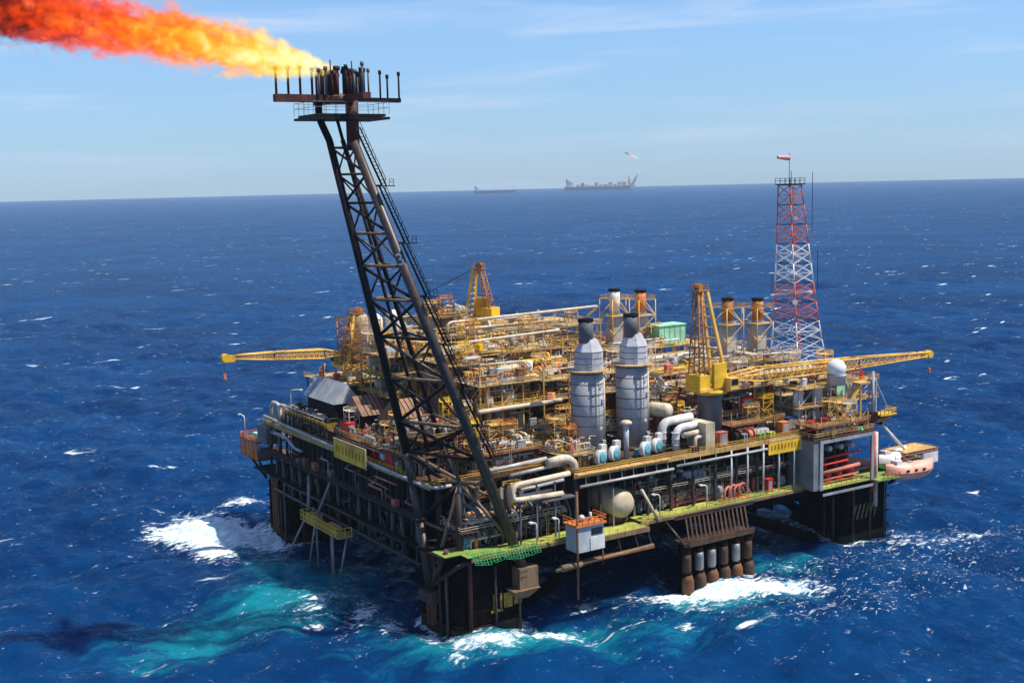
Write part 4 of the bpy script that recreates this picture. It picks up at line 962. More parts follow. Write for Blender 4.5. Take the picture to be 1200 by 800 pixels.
m = MB(); m.vessel((67.5,11.6,42.0),1.9,5,(.3,-1,0),18); m.build('shell', 'cream', t)
m = MB(); m.box(66.4,68.6,11,13,Uz,40.4); m.build('saddle', 'rust', t)
t.name = 'buffer_tank'
rnd = random.Random(17)
def cabinet(x, y, w, d, h, z, mt, label, grp=None, name='equipment_cabinet', cat='cabinet'):
    t = thing(name, label, cat, (x,y,z), grp); m = MB(); m.box(x-w/2,x+w/2,y-d/2,y+d/2,z+.15,z+h); m.build('body', mt, t)
    m = MB(); m.box(x-w*.32,x+w*.32,y-d/2-.06,y-d/2-.01,z+.4,z+h-.4); m.build('door', 'grey' if mt != 'grey' else 'lgrey', t)
    m = MB(); m.box(x-w/2-.1,x+w/2+.1,y-d/2-.1,y+d/2+.1,z+h+.002,z+h+.12); m.build('lid', mt, t)
cabinet(78.4,0.6,2.6,1.8,3.6,Uz,'salmon','faded red cabinet at the foot of the tall crane')
cabinet(75.8,2.2,1.6,1.6,2.6,Uz,'orange','orange cabinet just left of the faded red one')
cabinet(97.5,12.0,4.6,1.8,3.6,38.1,'red','red cabinet on the floor below the long crane boom')
cabinet(101.8,2.6,2.4,2.2,3.0,Uz,'orange','bright orange box above the yellow name board')
cabinet(106.5,5.0,3.4,2.2,3.4,Uz,'blue','dark blue box left of the white cabin block')
cabinet(2.2,57.5,2.0,4.6,7.0,Uz,'red','tall red cabinet on the left edge beside the dull yellow board')
cabinet(2.0,32.5,2.0,4.0,4.2,Uz,'red','red cabinet on the left edge next to the flare boom leg')
cabinet(112.0,-.2,7.0,2.2,2.6,Uz,'red','long red box on the pump room roof edge')
cabinet(93.5,-.6,1.7,1.4,3.4,Lz+.1,'red','red cabinet on the lower lime walkway')
for k, (x, mt) in enumerate(((83.5,'dark'),(88.2,'salmon'))):
    t = thing('hose_reel', ('dark hose reel on the upper deck edge right of the crane','salmon hose reel beside the dark reel on the deck edge')[k], 'hose reel', (x,1.2,Uz), 'hose reels')
    m = MB(); m.tube((x-.8,1.2,Uz+1.6),(x+.8,1.2,Uz+1.6),1.2,14); m.build('drum', mt, t)
    m = MB(); [m.tube((x+s,1.2,Uz+1.6),(x+s+.15,1.2,Uz+1.6),1.6,16) for s in (-1,.85)]; m.build('flange', mt, t)
    m = MB(); m.box(x-1.2,x+1.2,.6,1.8,Uz,Uz+.5); m.build('base', 'grey', t)
# curled red hose frame on the lower walkway
t = thing('loading_hose', 'coiled salmon loading hose on the lower lime walkway', 'hose', (81,-.5,Lz))
for k in range(4):
    m = MB(); m.pipe([(77.5+k*1.6,-1.5,Lz+.3),(77.5+k*1.6,-1.5,Lz+3.2+.5*(k%2)),(80+k*1.6,-.8,Lz+4),(82.5+k*1.5,-.6,Lz+1)],.32,8,1.2); m.build('hose', 'salmon', t)
m = MB(); m.box(76.5,86,-1.8,.4,Lz+.12,Lz+.4); m.build('tray', 'orange', t)
drums = None
for k in range(12):
    x = 88.5+ (k % 6)*1.5; y = 3.4+(k//6)*1.4
    if drums is None:
        drums = thing('drum', 'pale drum lying in a row below the long crane boom', 'drum', (x,y,Uz), 'pale drums in a row'); m = MB(); m.tube((x,y-1,Uz+1.5),(x,y+1,Uz+1.5),.62,12); m.build('shell', 'white', drums)
        m = MB(); [m.tube((x,y+s-.05,Uz+1.5),(x,y+s+.05,Uz+1.5),.66,12) for s in (-.6,0,.6)]; m.build('hoop', 'dark', drums)
    else:
        c = copy_tree(drums); c.location = (x,y,Uz)
cont = None
labs = ['green crate on the upper deck edge left of the yellow board','olive crate beside the green one on the deck edge','grey crate on the deck edge near the tall crane foot','cream crate among the gear behind the yellow board','rust crate on the deck edge by the white ducts','white crate on the pump room roof','yellow crate on the pump room roof','dark crate on the pump room roof beside the davit']
for k, (x, y, w, h, mt) in enumerate(((92,.8,3,1.5,'green'),(95.6,.8,2.4,1.4,'lime'),(85.8,.4,1.8,2.2,'grey'),(100,6.5,3,2.6,'cream'),(68.5,-.2,2,1.4,'rust'),(117.6,-.6,2,2.2,'white'),(121.6,-2.2,2.4,2,'yellow'),(132,-1,2.4,2.4,'dark'))):
    t = thing('crate', labs[k], 'crate', (x,y,Uz), 'crates on the upper deck'); z = Uz if k < 5 else Uz+.02
    m = MB(); m.box(x-w/2,x+w/2,y-.8,y+.8,z+.15,z+h); m.build('box', mt, t)
    m = MB(); [m.box(x+s*w/2-.12,x+s*w/2+.12,y-.9,y-.81,z+.1,z+h+.05) for s in (-.9,0,.9)]; m.box(x-w/2,x+w/2,y-.7,y+.7,z,z+.15); m.build('batten', 'dark', t)
# lamp posts
lampl = ['bent white lamp post above the far left hoops','short lamp post on the far left orange balcony','lamp post on the lime walkway right of the flare boom','lamp post on the lime walkway left of the small cabin','lamp post on the lower walkway right of the beige vessel','lamp post on the lower walkway near the coiled hose']
for k, (x, y, z, h, dx, dy) in enumerate(((1,92,Uz,11,1.5,-2.6),(-1.5,123,26,6.4,-.6,1.6),(19.5,-3.2,Lz,5,-1.2,0),(25.6,-3.2,Lz,5,-1,0),(56,-2.2,Lz,5.6,-1.6,0),(71,-2.2,Lz,5.6,-1.6,0))):
    t = thing('lamp_post', lampl[k], 'lamp post', (x,y,z), 'lamp posts on the deck edges')
    m = MB(); m.pipe([(x,y,z),(x,y,z+h),(x+dx,y+dy,z+h+.3)],.16,7,.8); m.build('pole', 'white', t)
    m = MB(); m.cbox((x+dx*1.2,y+dy*1.2,z+h+.3),(.9,.9,.35)); m.build('lamp_head', 'white', t)

# ------------------------------------------------------------------ distant ships
def ship(p, L, ang, label, fpso):
    t = thing('tanker_ship', label, 'ship', p, 'ships on the horizon'); s = L/300.0; d = V(math.cos(ang),math.sin(ang),0); n = V(-d.y,d.x,0); P = V(*p)
    def at(a, b, h): return P + d*(a*L) + n*(b*s) + V(0,0,h*s)
    def bx(m, a0,a1,w,h0,h1):
        k = len(m.v)
        for h in (h0,h1):
            for a,b in ((a0,-w),(a1,-w),(a1,w),(a0,w)): m.v.append(tuple(at(a,b,h)))
        for q in ((0,3,2,1),(4,5,6,7),(0,1,5,4),(1,2,6,5),(2,3,7,6),(3,0,4,7)): m.face([k+i for i in q])
    m = MB(); prev = None
    for a, w, h in ((-.5,16,16),(-.46,24,15),(.3,25,14),(.42,18,16),(.5,1,19)):
        k = len(m.v); m.v += [tuple(at(a,-w,h)),tuple(at(a*.97,-w*.8,-6)),tuple(at(a*.97,w*.8,-6)),tuple(at(a,w,h))]
        if prev is not None:
            for i in range(4): j = (i+1) % 4; m.face([prev+i,prev+j,k+j,k+i])
        else: m.face([k,k+1,k+2,k+3])
        prev = k
    m.face([prev+3,prev+2,prev+1,prev]); m.build('hull', 'haze_hull', t)
    m = MB(); bx(m,-.47,-.38,18,15,34); bx(m,-.46,-.41,22,34,40); m.build('bridge', 'white', t)
    m = MB(); bx(m,-.475,-.455,5,34,48); m.build('funnel', 'dgrey', t)
    if fpso:
        R = random.Random(4)
        for k in range(11): a = -.33+k*.065; m = MB(); bx(m,a,a+.045,18,15,R.uniform(20,34)); m.build('process_block', R.choice(('tan','ochre','lgrey','salmon')), t)
        m = MB(); m.truss([at(.4,-5,16),at(.43,-5,16),at(.43,5,16),at(.4,5,16)],[at(.41,-2,60),at(.42,-2,60),at(.42,2,60),at(.41,2,60)],2*s,1*s,6); m.build('crane_tower', 'tan', t)
        m = MB(); m.truss([at(.44,-4,18),at(.47,-4,18),at(.455,4,18)],[at(.56,-2,78),at(.57,-2,78),at(.565,2,78)],1.6*s,.8*s,8); m.build('flare_tower', 'lgrey', t)
    else:
        m = MB(); [bx(m,a,a+.006,1.2,14,30) for a in (-.2,0,.2,.38)]; m.build('mast', 'lgrey', t)
    return t
u = V(.843,-.537,0)
ship((7944,10601,0), 770, math.atan2(-.537,.843), 'long cargo laden production ship on the horizon with a flare', True)
ship((6583,10534,0), 470, math.atan2(-.537,.843), 'small pale tanker on the horizon left of the larger ship', False)

# ------------------------------------------------------------------ flames (gas burning: emitting volumes)
def flame_mat(name, base, axis, L, strength, a_abs, sc_noise):
    m, nt, N, K = new_mat(name)
    out = N.new('ShaderNodeOutputMaterial'); geo = N.new('ShaderNodeNewGeometry')
    def math_(op, a, b=None, c=None, clamp=False):
        n = N.new('ShaderNodeMath'); n.operation = op; n.use_clamp = clamp
        for i, v in enumerate((a, b, c)):
            if v is None: continue
            if isinstance(v, (int, float)): n.inputs[i].default_value = v
            else: K.new(v, n.inputs[i])
        return n.outputs[0]
    off = N.new('ShaderNodeVectorMath'); off.operation = 'SUBTRACT'; K.new(geo.outputs['Position'], off.inputs[0]); off.inputs[1].default_value = base
    ax = V(*axis).normalized(); sd = V(0,0,1).cross(ax).normalized(); upv = ax.cross(sd)
    def along(v):
        k = N.new('ShaderNodeVectorMath'); k.operation = 'DOT_PRODUCT'; K.new(off.outputs[0], k.inputs[0]); k.inputs[1].default_value = v*(78.0/L); return k.outputs['Value']
    X, Yc, Zc = along(ax), along(sd), along(upv)
    cmb = N.new('ShaderNodeCombineXYZ'); K.new(math_('MULTIPLY', X, 0.72), cmb.inputs[0]); K.new(Yc, cmb.inputs[1]); K.new(Zc, cmb.inputs[2])
    n1 = N.new('ShaderNodeTexNoise'); n1.inputs['Scale'].default_value = sc_noise; n1.inputs['Detail'].default_value = 6; n1.inputs['Roughness'].default_value = 0.66; n1.inputs['Distortion'].default_value = 0.4
    K.new(cmb.outputs[0], n1.inputs['Vector'])
    n2 = N.new('ShaderNodeTexNoise'); n2.inputs['Scale'].default_value = sc_noise*.33; n2.inputs['Detail'].default_value = 3
    K.new(cmb.outputs[0], n2.inputs['Vector'])
    r = math_('SQRT', math_('ADD', math_('MULTIPLY', Yc, Yc), math_('MULTIPLY', Zc, Zc)))
    e = math_('SUBTRACT', 1.0, math_('EXPONENT', math_('MULTIPLY', X, -1/9.0)))
    rw = math_('ADD', math_('MULTIPLY_ADD', e, 3.7, 0.9), math_('MULTIPLY', X, 0.018))
    q = math_('SUBTRACT', 1.0, math_('DIVIDE', r, rw))
    amp = math_('MULTIPLY_ADD', e, 1.9, 0.7)
    q = math_('ADD', q, math_('MULTIPLY', math_('SUBTRACT', n1.outputs['Fac'], 0.54), amp))
    q = math_('ADD', q, math_('MULTIPLY', math_('SUBTRACT', n2.outputs['Fac'], 0.5), 0.8))
    dn = N.new('ShaderNodeMapRange'); dn.interpolation_type = 'SMOOTHSTEP'; dn.inputs['From Min'].default_value = 0.02; dn.inputs['From Max'].default_value = 0.22; K.new(q, dn.inputs['Value'])
    d = dn.outputs[0]
    tt = math_('ADD', math_('MULTIPLY', X, 1/66.0), math_('MULTIPLY', math_('SUBTRACT', n1.outputs['Fac'], 0.5), -0.95))
    tt = math_('ADD', tt, math_('MULTIPLY', math_('SUBTRACT', 0.5, q), 0.34), clamp=True)
    cr = N.new('ShaderNodeValToRGB'); K.new(tt, cr.inputs[0]); el = cr.color_ramp.elements
    el[0].position = 0.0; el[0].color = (1, .88, .5, 1); el[1].position = 1.0; el[1].color = (.02, .008, .008, 1)
    for p, c in ((.14,(1,.74,.12)),(.28,(1,.46,.015)),(.44,(1,.21,.004)),(.60,(.95,.085,.003)),(.76,(.62,.03,.003)),(.88,(.13,.014,.006))):
        k = el.new(p); k.color = (*c, 1)
    em = N.new('ShaderNodeEmission'); K.new(cr.outputs[0], em.inputs[0]); K.new(math_('MULTIPLY', d, strength), em.inputs[1])
    ab = N.new('ShaderNodeVolumeAbsorption'); ab.inputs[0].default_value = (.03,.02,.02,1); so_ = N.new('ShaderNodeMapRange'); so_.interpolation_type = 'SMOOTHSTEP'; so_.inputs['From Min'].default_value = .68; so_.inputs['From Max'].default_value = .95; so_.inputs['To Min'].default_value = a_abs; so_.inputs['To Max'].default_value = a_abs*1.8; K.new(tt, so_.inputs['Value']); K.new(math_('MULTIPLY', d, so_.outputs[0]), ab.inputs[1])
    ad = N.new('ShaderNodeAddShader'); K.new(em.outputs[0], ad.inputs[0]); K.new(ab.outputs[0], ad.inputs[1]); K.new(ad.outputs[0], out.inputs['Volume'])
    try: m.cycles.volume_sampling = 'MULTIPLE_IMPORTANCE'
    except Exception: pass
    return m
def flame(name, base, axis, L, mat, label):
    mb = MB(); prof = [(0.8,-1.0)]
    for i in range(1,13):
        X = 78*i/12.0; prof.append(((1.6+6.2*(1-math.exp(-X/9))+X*.03)*L/78.0, X*L/78.0))
    # local frame: X axis runs down the plume
    for r, x in prof: pass
    mb.lathe([(r, x) for r, x in prof], (0,0,0), 20, (1,0,0))
    me = bpy.data.meshes.new(name); me.from_pydata(mb.v, [], mb.f); me.update(); me.materials.append(mat)
    o = bpy.data.objects.new(name, me); COL.objects.link(o); o.location = base
    o.rotation_mode = 'QUATERNION'; o.rotation_quaternion = V(1,0,0).rotation_difference(V(*axis).normalized())
    tag(o, label, 'flame', 'gas flares'); return o
flame('gas_flame', (-20.4,9,123.9), (-63,0,9.6), 92, flame_mat('burning_gas', (-20.4,9,123.9), (-63,0,9.6), 92, 0.47, 0.46, 0.50), 'long yellow to red flame blowing left from the flare boom top')
flame('gas_flame', (8290,10380,330), (-.6,.4,.35), 150, flame_mat('distant_burning_gas', (8290,10380,330), (-.6,.4,.35), 150, 0.12, 0.07, 0.34), 'tiny pale flare above the far production ship')

# ------------------------------------------------------------------ sea
def fft_tile(N, Lt, wind, wl, spread, std, seed):
    rs = np.random.RandomState(seed); k1 = 2*np.pi*np.fft.fftfreq(N, Lt/N); kx, ky = np.meshgrid(k1, k1, indexing='ij'); k = np.hypot(kx, ky); k[0,0] = 1e-6
    k0 = 2*np.pi/wl; S = np.exp(-1.25*(k0/k)**2)/k**4; S[0,0] = 0
    c = (kx*wind[0]+ky*wind[1])/k; S = S*(np.abs(c)**spread+0.08)*np.exp(-(k*Lt/N*1.0)**2*0.3)
    h = (rs.randn(N,N)+1j*rs.randn(N,N))*np.sqrt(S)
    H = np.fft.ifft2(h).real; sca = std/H.std(); h *= sca; H *= sca
    Dx = np.fft.ifft2(-1j*kx/k*h).real; Dy = np.fft.ifft2(-1j*ky/k*h).real
    return H, Dx, Dy
def samp(T, Lt, x, y):
    N = T.shape[0]; u = (x/Lt*N) % N; v = (y/Lt*N) % N; i = np.floor(u).astype(int); j = np.floor(v).astype(int); fu = u-i; fv = v-j; i %= N; j %= N; i2 = (i+1) % N; j2 = (j+1) % N
    return T[i,j]*(1-fu)*(1-fv)+T[i2,j]*fu*(1-fv)+T[i,j2]*(1-fu)*fv+T[i2,j2]*fu*fv
def build_sea():
    n = 1050; RR = 18000.0; b = 6.15; a = RR/math.sinh(b); u = np.linspace(-1,1,n)
    g = a*np.sinh(b*u); gx, gy = np.meshgrid(g, g, indexing='ij'); dx = 2*b/n*np.sqrt(a*a+g*g); sp = np.maximum(dx[:,None], dx[None,:])
    ux, uy = gx/RR, gy/RR
    x = gx*np.sqrt(1-uy**2/2); y = gy*np.sqrt(1-ux**2/2)
    x += 5; y += 25
    z = np.zeros_like(x); ox = np.zeros_like(x); oy = np.zeros_like(x)
    for (Nn, Lt, rot, wl, std, seed, ch) in ((512,530.,0.15,64,.85,1,1.0),(512,190.,-0.5,24,.36,2,1.15),(256,61.,0.6,9,.11,3,.9)):
        H, Dx, Dy = fft_tile(Nn, Lt, (-1,0.1), wl, 2.5, std, seed)
        c, s = math.cos(rot), math.sin(rot); xr = c*x+s*y; yr = -s*x+c*y
        fade = np.clip(1.6-sp/(wl*.16), 0, 1)
        h = samp(H,Lt,xr,yr)*fade; dxr = samp(Dx,Lt,xr,yr)*fade*ch; dyr = samp(Dy,Lt,xr,yr)*fade*ch
        z += h; ox += c*dxr-s*dyr; oy += s*dxr+c*dyr
    def blob(cx, cy, rx, ry, rot):
        c, s = math.cos(rot), math.sin(rot); X = (x-cx)*c+(y-cy)*s; Y = -(x-cx)*s+(y-cy)*c
        return np.exp(-((X/rx)**2+(Y/ry)**2))
    foam = np.zeros_like(x)
    for cx, cy, rx, ry, rot, w in ((-10,116,25,9.5,1.78,1.75),(-17,117,21,11,1.9,1.9),(-20,101,11,7,1.5,1.4),(-5,103,14,8,1.6,1.7),(69,-11,20,6.5,-0.42,1.8),(80,-16,12,5,-0.5,.8),(60,-16,10,4,-.3,.6),(-4,4.5,7,3,1.0,1.2),(3,-8,8,3,-.4,1.0),(17,-7,9,4,-.3,1.15),(37,3,6,3,0,.75),(-2,-11,8,3,-.3,.6),(-10,28,12,4,.9,.95),(-16,40,11,3.5,.7,.8),(-8,16,9,3,1.2,.85),(4,142,9,4,0,.9),(139,-6,8,4,0,.75),(150,-14,18,6,-.3,.55),(-24,26,3.5,2,.4,.9),(48,-21,3,1.6,.3,.9),(-9,80,9,4,1.2,.5)):
        foam = np.maximum(foam, w*blob(cx,cy,rx,ry,rot))
    for cx, cy in ((9,9),(PX-9,9),(9,PY-9),(PX-9,PY-9)):
        d = np.maximum(np.abs(x-cx)-9, np.abs(y-cy)-9); foam = np.maximum(foam, .92*np.exp(-(np.maximum(d,0)/2.2)**2))
    web = 1.2*blob(104,-18,40,14,-.22)+1.0*blob(146,-14,30,12,-.1)+.7*blob(110,-40,40,10,-.2)+.6*blob(80,-34,22,7,-.3)+.8*blob(-14,40,26,14,.5)+.8*blob(6,-9,26,8,-.3)+.9*blob(-16,112,22,16,1.8)+.9*blob(70,-14,26,10,-.4)
    aer = np.zeros_like(x)
    for cx, cy, rx, ry, rot, w in ((-18,46,34,19,.45,1.15),(-42,37,34,15,.3,.95),(-10,72,20,14,1.4,.95),(-8,98,20,14,1.6,.8),(68,-14,24,11,-.4,1.0),(10,-9,34,12,-.3,1.1),(92,-6,16,8,-.3,.7),(38,2,12,6,0,.4),(-8,22,12,7,1.0,.9),(34,-20,44,16,-.3,.55)):
        aer = np.maximum(aer, w*blob(cx,cy,rx,ry,rot))
    z += 1.9*blob(-13,114,9,5,1.95)*(np.sin(x*1.1+y*.6)*.25+1) + .8*blob(68,-9,15,4,-.4)
    z += foam*0.35*(np.random.RandomState(9).rand(*x.shape)-.5)*(sp<3)
    co = np.stack([x+ox, y+oy, z], -1).reshape(-1,3).astype(np.float32)
    me = bpy.data.meshes.new('sea'); me.vertices.add(n*n); me.vertices.foreach_set('co', co.ravel())
    ii = np.arange(n-1); I, J = np.meshgrid(ii, ii, indexing='ij'); A = (I*n+J).ravel(); q = np.stack([A, A+n, A+n+1, A+1], -1).astype(np.int32)
    me.loops.add(q.size); me.loops.foreach_set('vertex_index', q.ravel()); me.polygons.add(len(q)); me.polygons.foreach_set('loop_start', np.arange(0,q.size,4,dtype=np.int32))
    me.update(calc_edges=True); me.polygons.foreach_set('use_smooth', np.ones(len(q),bool))
    for nm, arr in (('foam',foam),('aer',aer),('web',web)):
        at = me.attributes.new(nm,'FLOAT','POINT'); at.data.foreach_set('value', arr.ravel().astype(np.float32))
    o = bpy.data.objects.new('sea', me); COL.objects.link(o); o['kind'] = 'structure'
    # material
    m, nt, N, K = new_mat('sea_water'); me.materials.append(m)
    out = N.new('ShaderNodeOutputMaterial'); bs = N.new('ShaderNodeSubsurfaceScattering'); bs.falloff = 'BURLEY'; bs.inputs['Scale'].default_value = 1.0; bs.inputs['Radius'].default_value = (4,8,9); gl = N.new('ShaderNodeBsdfGlossy'); frs = N.new('ShaderNodeFresnel'); wmix = N.new('ShaderNodeMixShader'); fo = N.new('ShaderNodeBsdfPrincipled')
    geo = N.new('ShaderNodeNewGeometry')
    def attr(n_): k = N.new('ShaderNodeAttribute'); k.attribute_name = n_; return k.outputs['Fac']
    def mt(op, p, q=None, r=None, clamp=False):
        k = N.new('ShaderNodeMath'); k.operation = op; k.use_clamp = clamp
        for i, v in enumerate((p, q, r)):
            if v is None: continue
            if isinstance(v, (int,float)): k.inputs[i].default_value = v
            else: K.new(v, k.inputs[i])
        return k.outputs[0]
    def noise(scale, det, rough=.55, map_=None, dist=0):
        k = N.new('ShaderNodeTexNoise'); k.inputs['Scale'].default_value = scale; k.inputs['Detail'].default_value = det; k.inputs['Roughness'].default_value = rough; k.inputs['Distortion'].default_value = dist
        if map_:
            mp = N.new('ShaderNodeMapping'); mp.inputs['Rotation'].default_value = (0,0,map_[0]); mp.inputs['Scale'].default_value = map_[1]; K.new(geo.outputs['Position'], mp.inputs[0]); K.new(mp.outputs[0], k.inputs['Vector'])
        else: K.new(geo.outputs['Position'], k.inputs['Vector'])
        return k.outputs['Fac']
    def ss(v, lo, hi, tmin=0, tmax=1):
        k = N.new('ShaderNodeMapRange'); k.interpolation_type = 'SMOOTHSTEP'; k.inputs['From Min'].default_value = lo; k.inputs['From Max'].default_value = hi; k.inputs['To Min'].default_value = tmin; k.inputs['To Max'].default_value = tmax; K.new(v, k.inputs['Value']); return k.outputs[0]
    # water colour
    big = noise(.006, 4); mid = noise(.05, 4, .6, (.5,(1,1.6,1)))
    c1 = N.new('ShaderNodeMix'); c1.data_type = 'RGBA'; c1.inputs['A'].default_value = (.0006,.016,.068,1); c1.inputs['B'].default_value = (.0014,.037,.128,1); K.new(ss(mt('ADD',mt('MULTIPLY',big,.6),mt('MULTIPLY',mid,.4)),.35,.65), c1.inputs['Factor'])
    an = noise(.09, 6, .65, (.45,(1,2.0,1)), .8)
    af = ss(mt('ADD', attr('aer'), mt('MULTIPLY', mt('SUBTRACT', an, .5), 1.9)), .25, 1.25)
    c2 = N.new('ShaderNodeMix'); c2.data_type = 'RGBA'; K.new(c1.outputs['Result'], c2.inputs['A']); c2.inputs['B'].default_value = (.006,.185,.24,1); K.new(af, c2.inputs['Factor'])
    K.new(c2.outputs['Result'], bs.inputs['Color']); gl.inputs['Roughness'].default_value = .14; gl.inputs['Color'].default_value = (.62,.82,1,1); frs.inputs['IOR'].default_value = 1.26; K.new(mt('MULTIPLY', frs.outputs[0], .36), wmix.inputs[0]); K.new(bs.outputs[0], wmix.inputs[1]); K.new(gl.outputs[0], wmix.inputs[2])
    # foam masks
    f1 = noise(.42, 7, .68, (.5,(1,1.7,1)), .6); f2 = noise(.11, 4, .6, (.5,(1,1.4,1)))
    loc = ss(mt('ADD', attr('foam'), mt('ADD', mt('MULTIPLY', mt('SUBTRACT', f1, .5), 3.2), mt('MULTIPLY', mt('SUBTRACT', f2, .5), 1.6))), .42, 1.15)
    w1 = noise(.55, 5, .7, (.5,(1,1.5,1)), 1.2); w2 = noise(.07, 3, .5)
    web_ = mt('MULTIPLY', ss(w1, .585, .66), ss(mt('ADD', attr('web'), mt('MULTIPLY', mt('SUBTRACT', w2, .5), 1.6)), .35, .8))
    p1 = noise(.028, 2, .5, (.75,(1,2.6,1))); p2 = noise(.16, 5, .6, (.75,(.6,2.2,1)), .5); p3 = noise(.0035, 2)
    cap = mt('MULTIPLY', ss(mt('MULTIPLY_ADD', mt('SUBTRACT', p3, .5), .14, p1), .668, .71), ss(p2, .50, .60))
    q1 = noise(.09, 2, .5, (.6,(1,2.2,1))); q2 = noise(.6, 4, .65, (.6,(.8,2,1)))
    cap2 = mt('MULTIPLY', mt('MULTIPLY', mt('MULTIPLY', ss(q1, .715, .76), ss(p3, .45, .6)), ss(q2, .5, .62)), .8)
    F = mt('MAXIMUM', mt('MAXIMUM', loc, mt('MULTIPLY', web_, .7)), mt('MAXIMUM', cap, cap2), clamp=True)
    fcm = N.new('ShaderNodeMix'); fcm.data_type = 'RGBA'; fcm.inputs['A'].default_value = (.36,.58,.64,1); fcm.inputs['B'].default_value = (.84,.88,.90,1); K.new(ss(mt('ADD', mt('MULTIPLY', f1, .65), mt('MULTIPLY', w1, .35)), .40, .56), fcm.inputs['Factor']); K.new(fcm.outputs['Result'], fo.inputs['Base Color']); fo.inputs['Roughness'].default_value = .9; fo.inputs['Specular IOR Level'].default_value = .1
    mx = N.new('ShaderNodeMixShader'); K.new(F, mx.inputs[0]); K.new(wmix.outputs[0], mx.inputs[1]); K.new(fo.outputs[0], mx.inputs[2]); K.new(mx.outputs[0], out.inputs[0])
    # ripples
    b1 = noise(.045, 4, .55, (.1,(1,.55,1))); b2 = noise(.22, 5, .6, (.25,(1,.6,1))); b3 = noise(.9, 4, .6, (-.2,(1,.7,1)))
    hgt = mt('ADD', mt('MULTIPLY', b1, 4.0), mt('ADD', mt('MULTIPLY', b2, 1.4), mt('MULTIPLY', b3, .38)))
    bu = N.new('ShaderNodeBump'); bu.inputs['Strength'].default_value = 1.0; bu.inputs['Distance'].default_value = 1.0; K.new(hgt, bu.inputs['Height']); [K.new(bu.outputs[0], k.inputs['Normal']) for k in (bs, gl, frs)]
    bu2 = N.new('ShaderNodeBump'); bu2.inputs['Strength'].default_value = .8; bu2.inputs['Distance'].default_value = .6; K.new(f1, bu2.inputs['Height']); K.new(bu2.outputs[0], fo.inputs['Normal'])
    return o
build_sea()

# ------------------------------------------------------------------ haze
mb = MB(); RH = 18600.0; k = 64
lo = [(RH*math.cos(2*PI*i/k), RH*math.sin(2*PI*i/k)) for i in range(k)]
mb.v = [(x,y,-40) for x,y in lo]+[(x,y,470) for x,y in lo]
for i in range(k): j = (i+1) % k; mb.face([i,j,k+j,k+i])
mb.face(list(range(k))[::-1]); mb.face([k+i for i in range(k)])
m, nt, N, K = new_mat('sea_air'); out = N.new('ShaderNodeOutputMaterial'); pv = N.new('ShaderNodeVolumePrincipled')
pv.inputs['Density'].default_value = 2.7e-5; pv.inputs['Color'].default_value = (.66,.84,1.0,1); pv.inputs['Anisotropy'].default_value = 0.0
K.new(pv.outputs[0], out.inputs['Volume'])
hz = mb.build('haze', m, kind='stuff')

# ------------------------------------------------------------------ sky, sun, camera
SUN_AZ, SUN_EL = math.radians(-41), math.radians(60)
wd = bpy.data.worlds.new('World'); sc.world = wd; wd.use_nodes = True
nt = wd.node_tree; N = nt.nodes; K = nt.links; N.clear()
out = N.new('ShaderNodeOutputWorld'); bg = N.new('ShaderNodeBackground'); sky = N.new('ShaderNodeTexSky')
sky.sky_type = 'NISHITA'; sky.sun_disc = False; sky.sun_elevation = SUN_EL; sky.sun_rotation = math.radians(131)
sky.altitude = 100; sky.air_density = 1.0; sky.dust_density = 0.25; sky.ozone_density = 2.0
tc = N.new('ShaderNodeTexCoord'); mp = N.new('ShaderNodeMapping'); mp.inputs['Scale'].default_value = (2.2,2.2,22); mp.inputs['Location'].default_value = (.7,.3,.1)
K.new(tc.outputs['Generated'], mp.inputs[0])
cn = N.new('ShaderNodeTexNoise'); cn.inputs['Scale'].default_value = 1.9; cn.inputs['Detail'].default_value = 6; cn.inputs['Roughness'].default_value = .55; cn.inputs['Distortion'].default_value = .4; K.new(mp.outputs[0], cn.inputs['Vector'])
cr = N.new('ShaderNodeMapRange'); cr.interpolation_type = 'SMOOTHSTEP'; cr.inputs['From Min'].default_value = .46; cr.inputs['From Max'].default_value = .78; cr.inputs['To Max'].default_value = .5; K.new(cn.outputs['Fac'], cr.inputs['Value'])
tint = N.new('ShaderNodeMix'); tint.data_type = 'RGBA'; tint.blend_type = 'MULTIPLY'; tint.inputs['Factor'].default_value = 1.0; K.new(sky.outputs[0], tint.inputs['A']); tint.inputs['B'].default_value = (.74,.93,1.18,1)
cm = N.new('ShaderNodeMix'); cm.data_type = 'RGBA'; K.new(cr.outputs[0], cm.inputs['Factor']); K.new(tint.outputs['Result'], cm.inputs['A']); cm.inputs['B'].default_value = (7.0,7.2,8.0,1)
sz = N.new('ShaderNodeSeparateXYZ'); K.new(tc.outputs['Generated'], sz.inputs[0])
hr = N.new('ShaderNodeMapRange'); hr.interpolation_type = 'SMOOTHSTEP'; hr.inputs['From Min'].default_value = 0.0; hr.inputs['From Max'].default_value = .16; hr.inputs['To Min'].default_value = 1; hr.inputs['To Max'].default_value = 0; K.new(sz.outputs[2], hr.inputs['Value'])
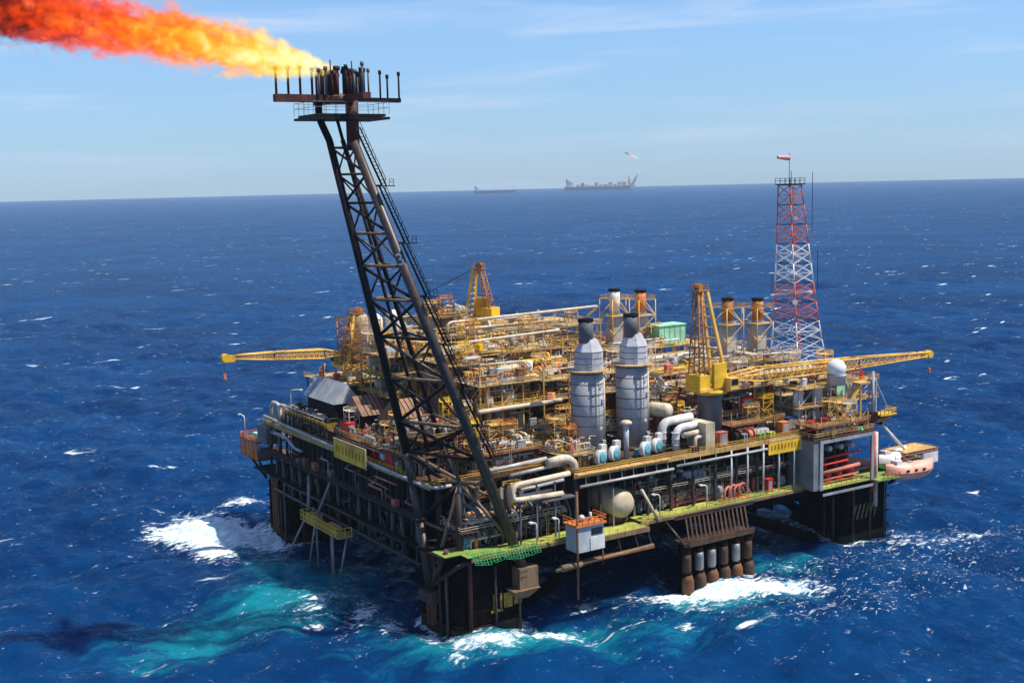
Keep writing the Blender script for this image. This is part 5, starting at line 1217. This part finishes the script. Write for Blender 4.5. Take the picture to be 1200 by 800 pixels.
lowt = N.new('ShaderNodeMix'); lowt.data_type = 'RGBA'; lowt.blend_type = 'MULTIPLY'; K.new(hr.outputs[0], lowt.inputs['Factor']); K.new(cm.outputs['Result'], lowt.inputs['A']); lowt.inputs['B'].default_value = (.66,.74,.86,1)
K.new(lowt.outputs['Result'], bg.inputs[0]); bg.inputs[1].default_value = 0.1; K.new(bg.outputs[0], out.inputs[0])

sl = bpy.data.lights.new('sun', 'SUN'); sl.energy = 4.9; sl.angle = math.radians(.5); sl.color = (1, .94, .83)
so = bpy.data.objects.new('sun', sl); COL.objects.link(so); so.rotation_euler = (PI/2-SUN_EL, 0, SUN_AZ+PI/2); so.location = (0,0,300)

cd = bpy.data.cameras.new('camera'); co = bpy.data.objects.new('camera', cd); COL.objects.link(co); sc.camera = co
cd.sensor_fit = 'HORIZONTAL'; cd.sensor_width = 36; cd.lens = 1446/1200*36; cd.clip_start = 1; cd.clip_end = 60000
from mathutils import Matrix
azx = math.radians(57.5); roll = math.atan(28/1200); pitch = math.atan(186*math.cos(roll)/1446)
f = V(math.cos(azx), math.sin(azx), 0); r = V(math.sin(azx), -math.cos(azx), 0); up = V(0,0,1)
fw = f*math.cos(pitch)-up*math.sin(pitch); u0 = f*math.sin(pitch)+up*math.cos(pitch)
Rv = r*math.cos(roll)-u0*math.sin(roll); Uv = r*math.sin(roll)+u0*math.cos(roll)
mw = Matrix((( Rv.x,Uv.x,-fw.x,0),(Rv.y,Uv.y,-fw.y,0),(Rv.z,Uv.z,-fw.z,0),(0,0,0,1)))
co.matrix_world = Matrix.Translation((-129.4,-228.5,100.0)) @ mw

sc.view_settings.view_transform = 'Standard'; sc.view_settings.look = 'None'; sc.view_settings.exposure = 0.4; sc.view_settings.gamma = 1; sc.view_settings.use_curve_mapping = False
sc.render.engine = 'CYCLES'
sc.cycles.max_bounces = 6; sc.cycles.diffuse_bounces = 2; sc.cycles.glossy_bounces = 2; sc.cycles.volume_bounces = 1; sc.cycles.transparent_max_bounces = 4
sc.cycles.use_denoising = True; sc.cycles.volume_step_rate = 1.0; sc.cycles.volume_max_steps = 512
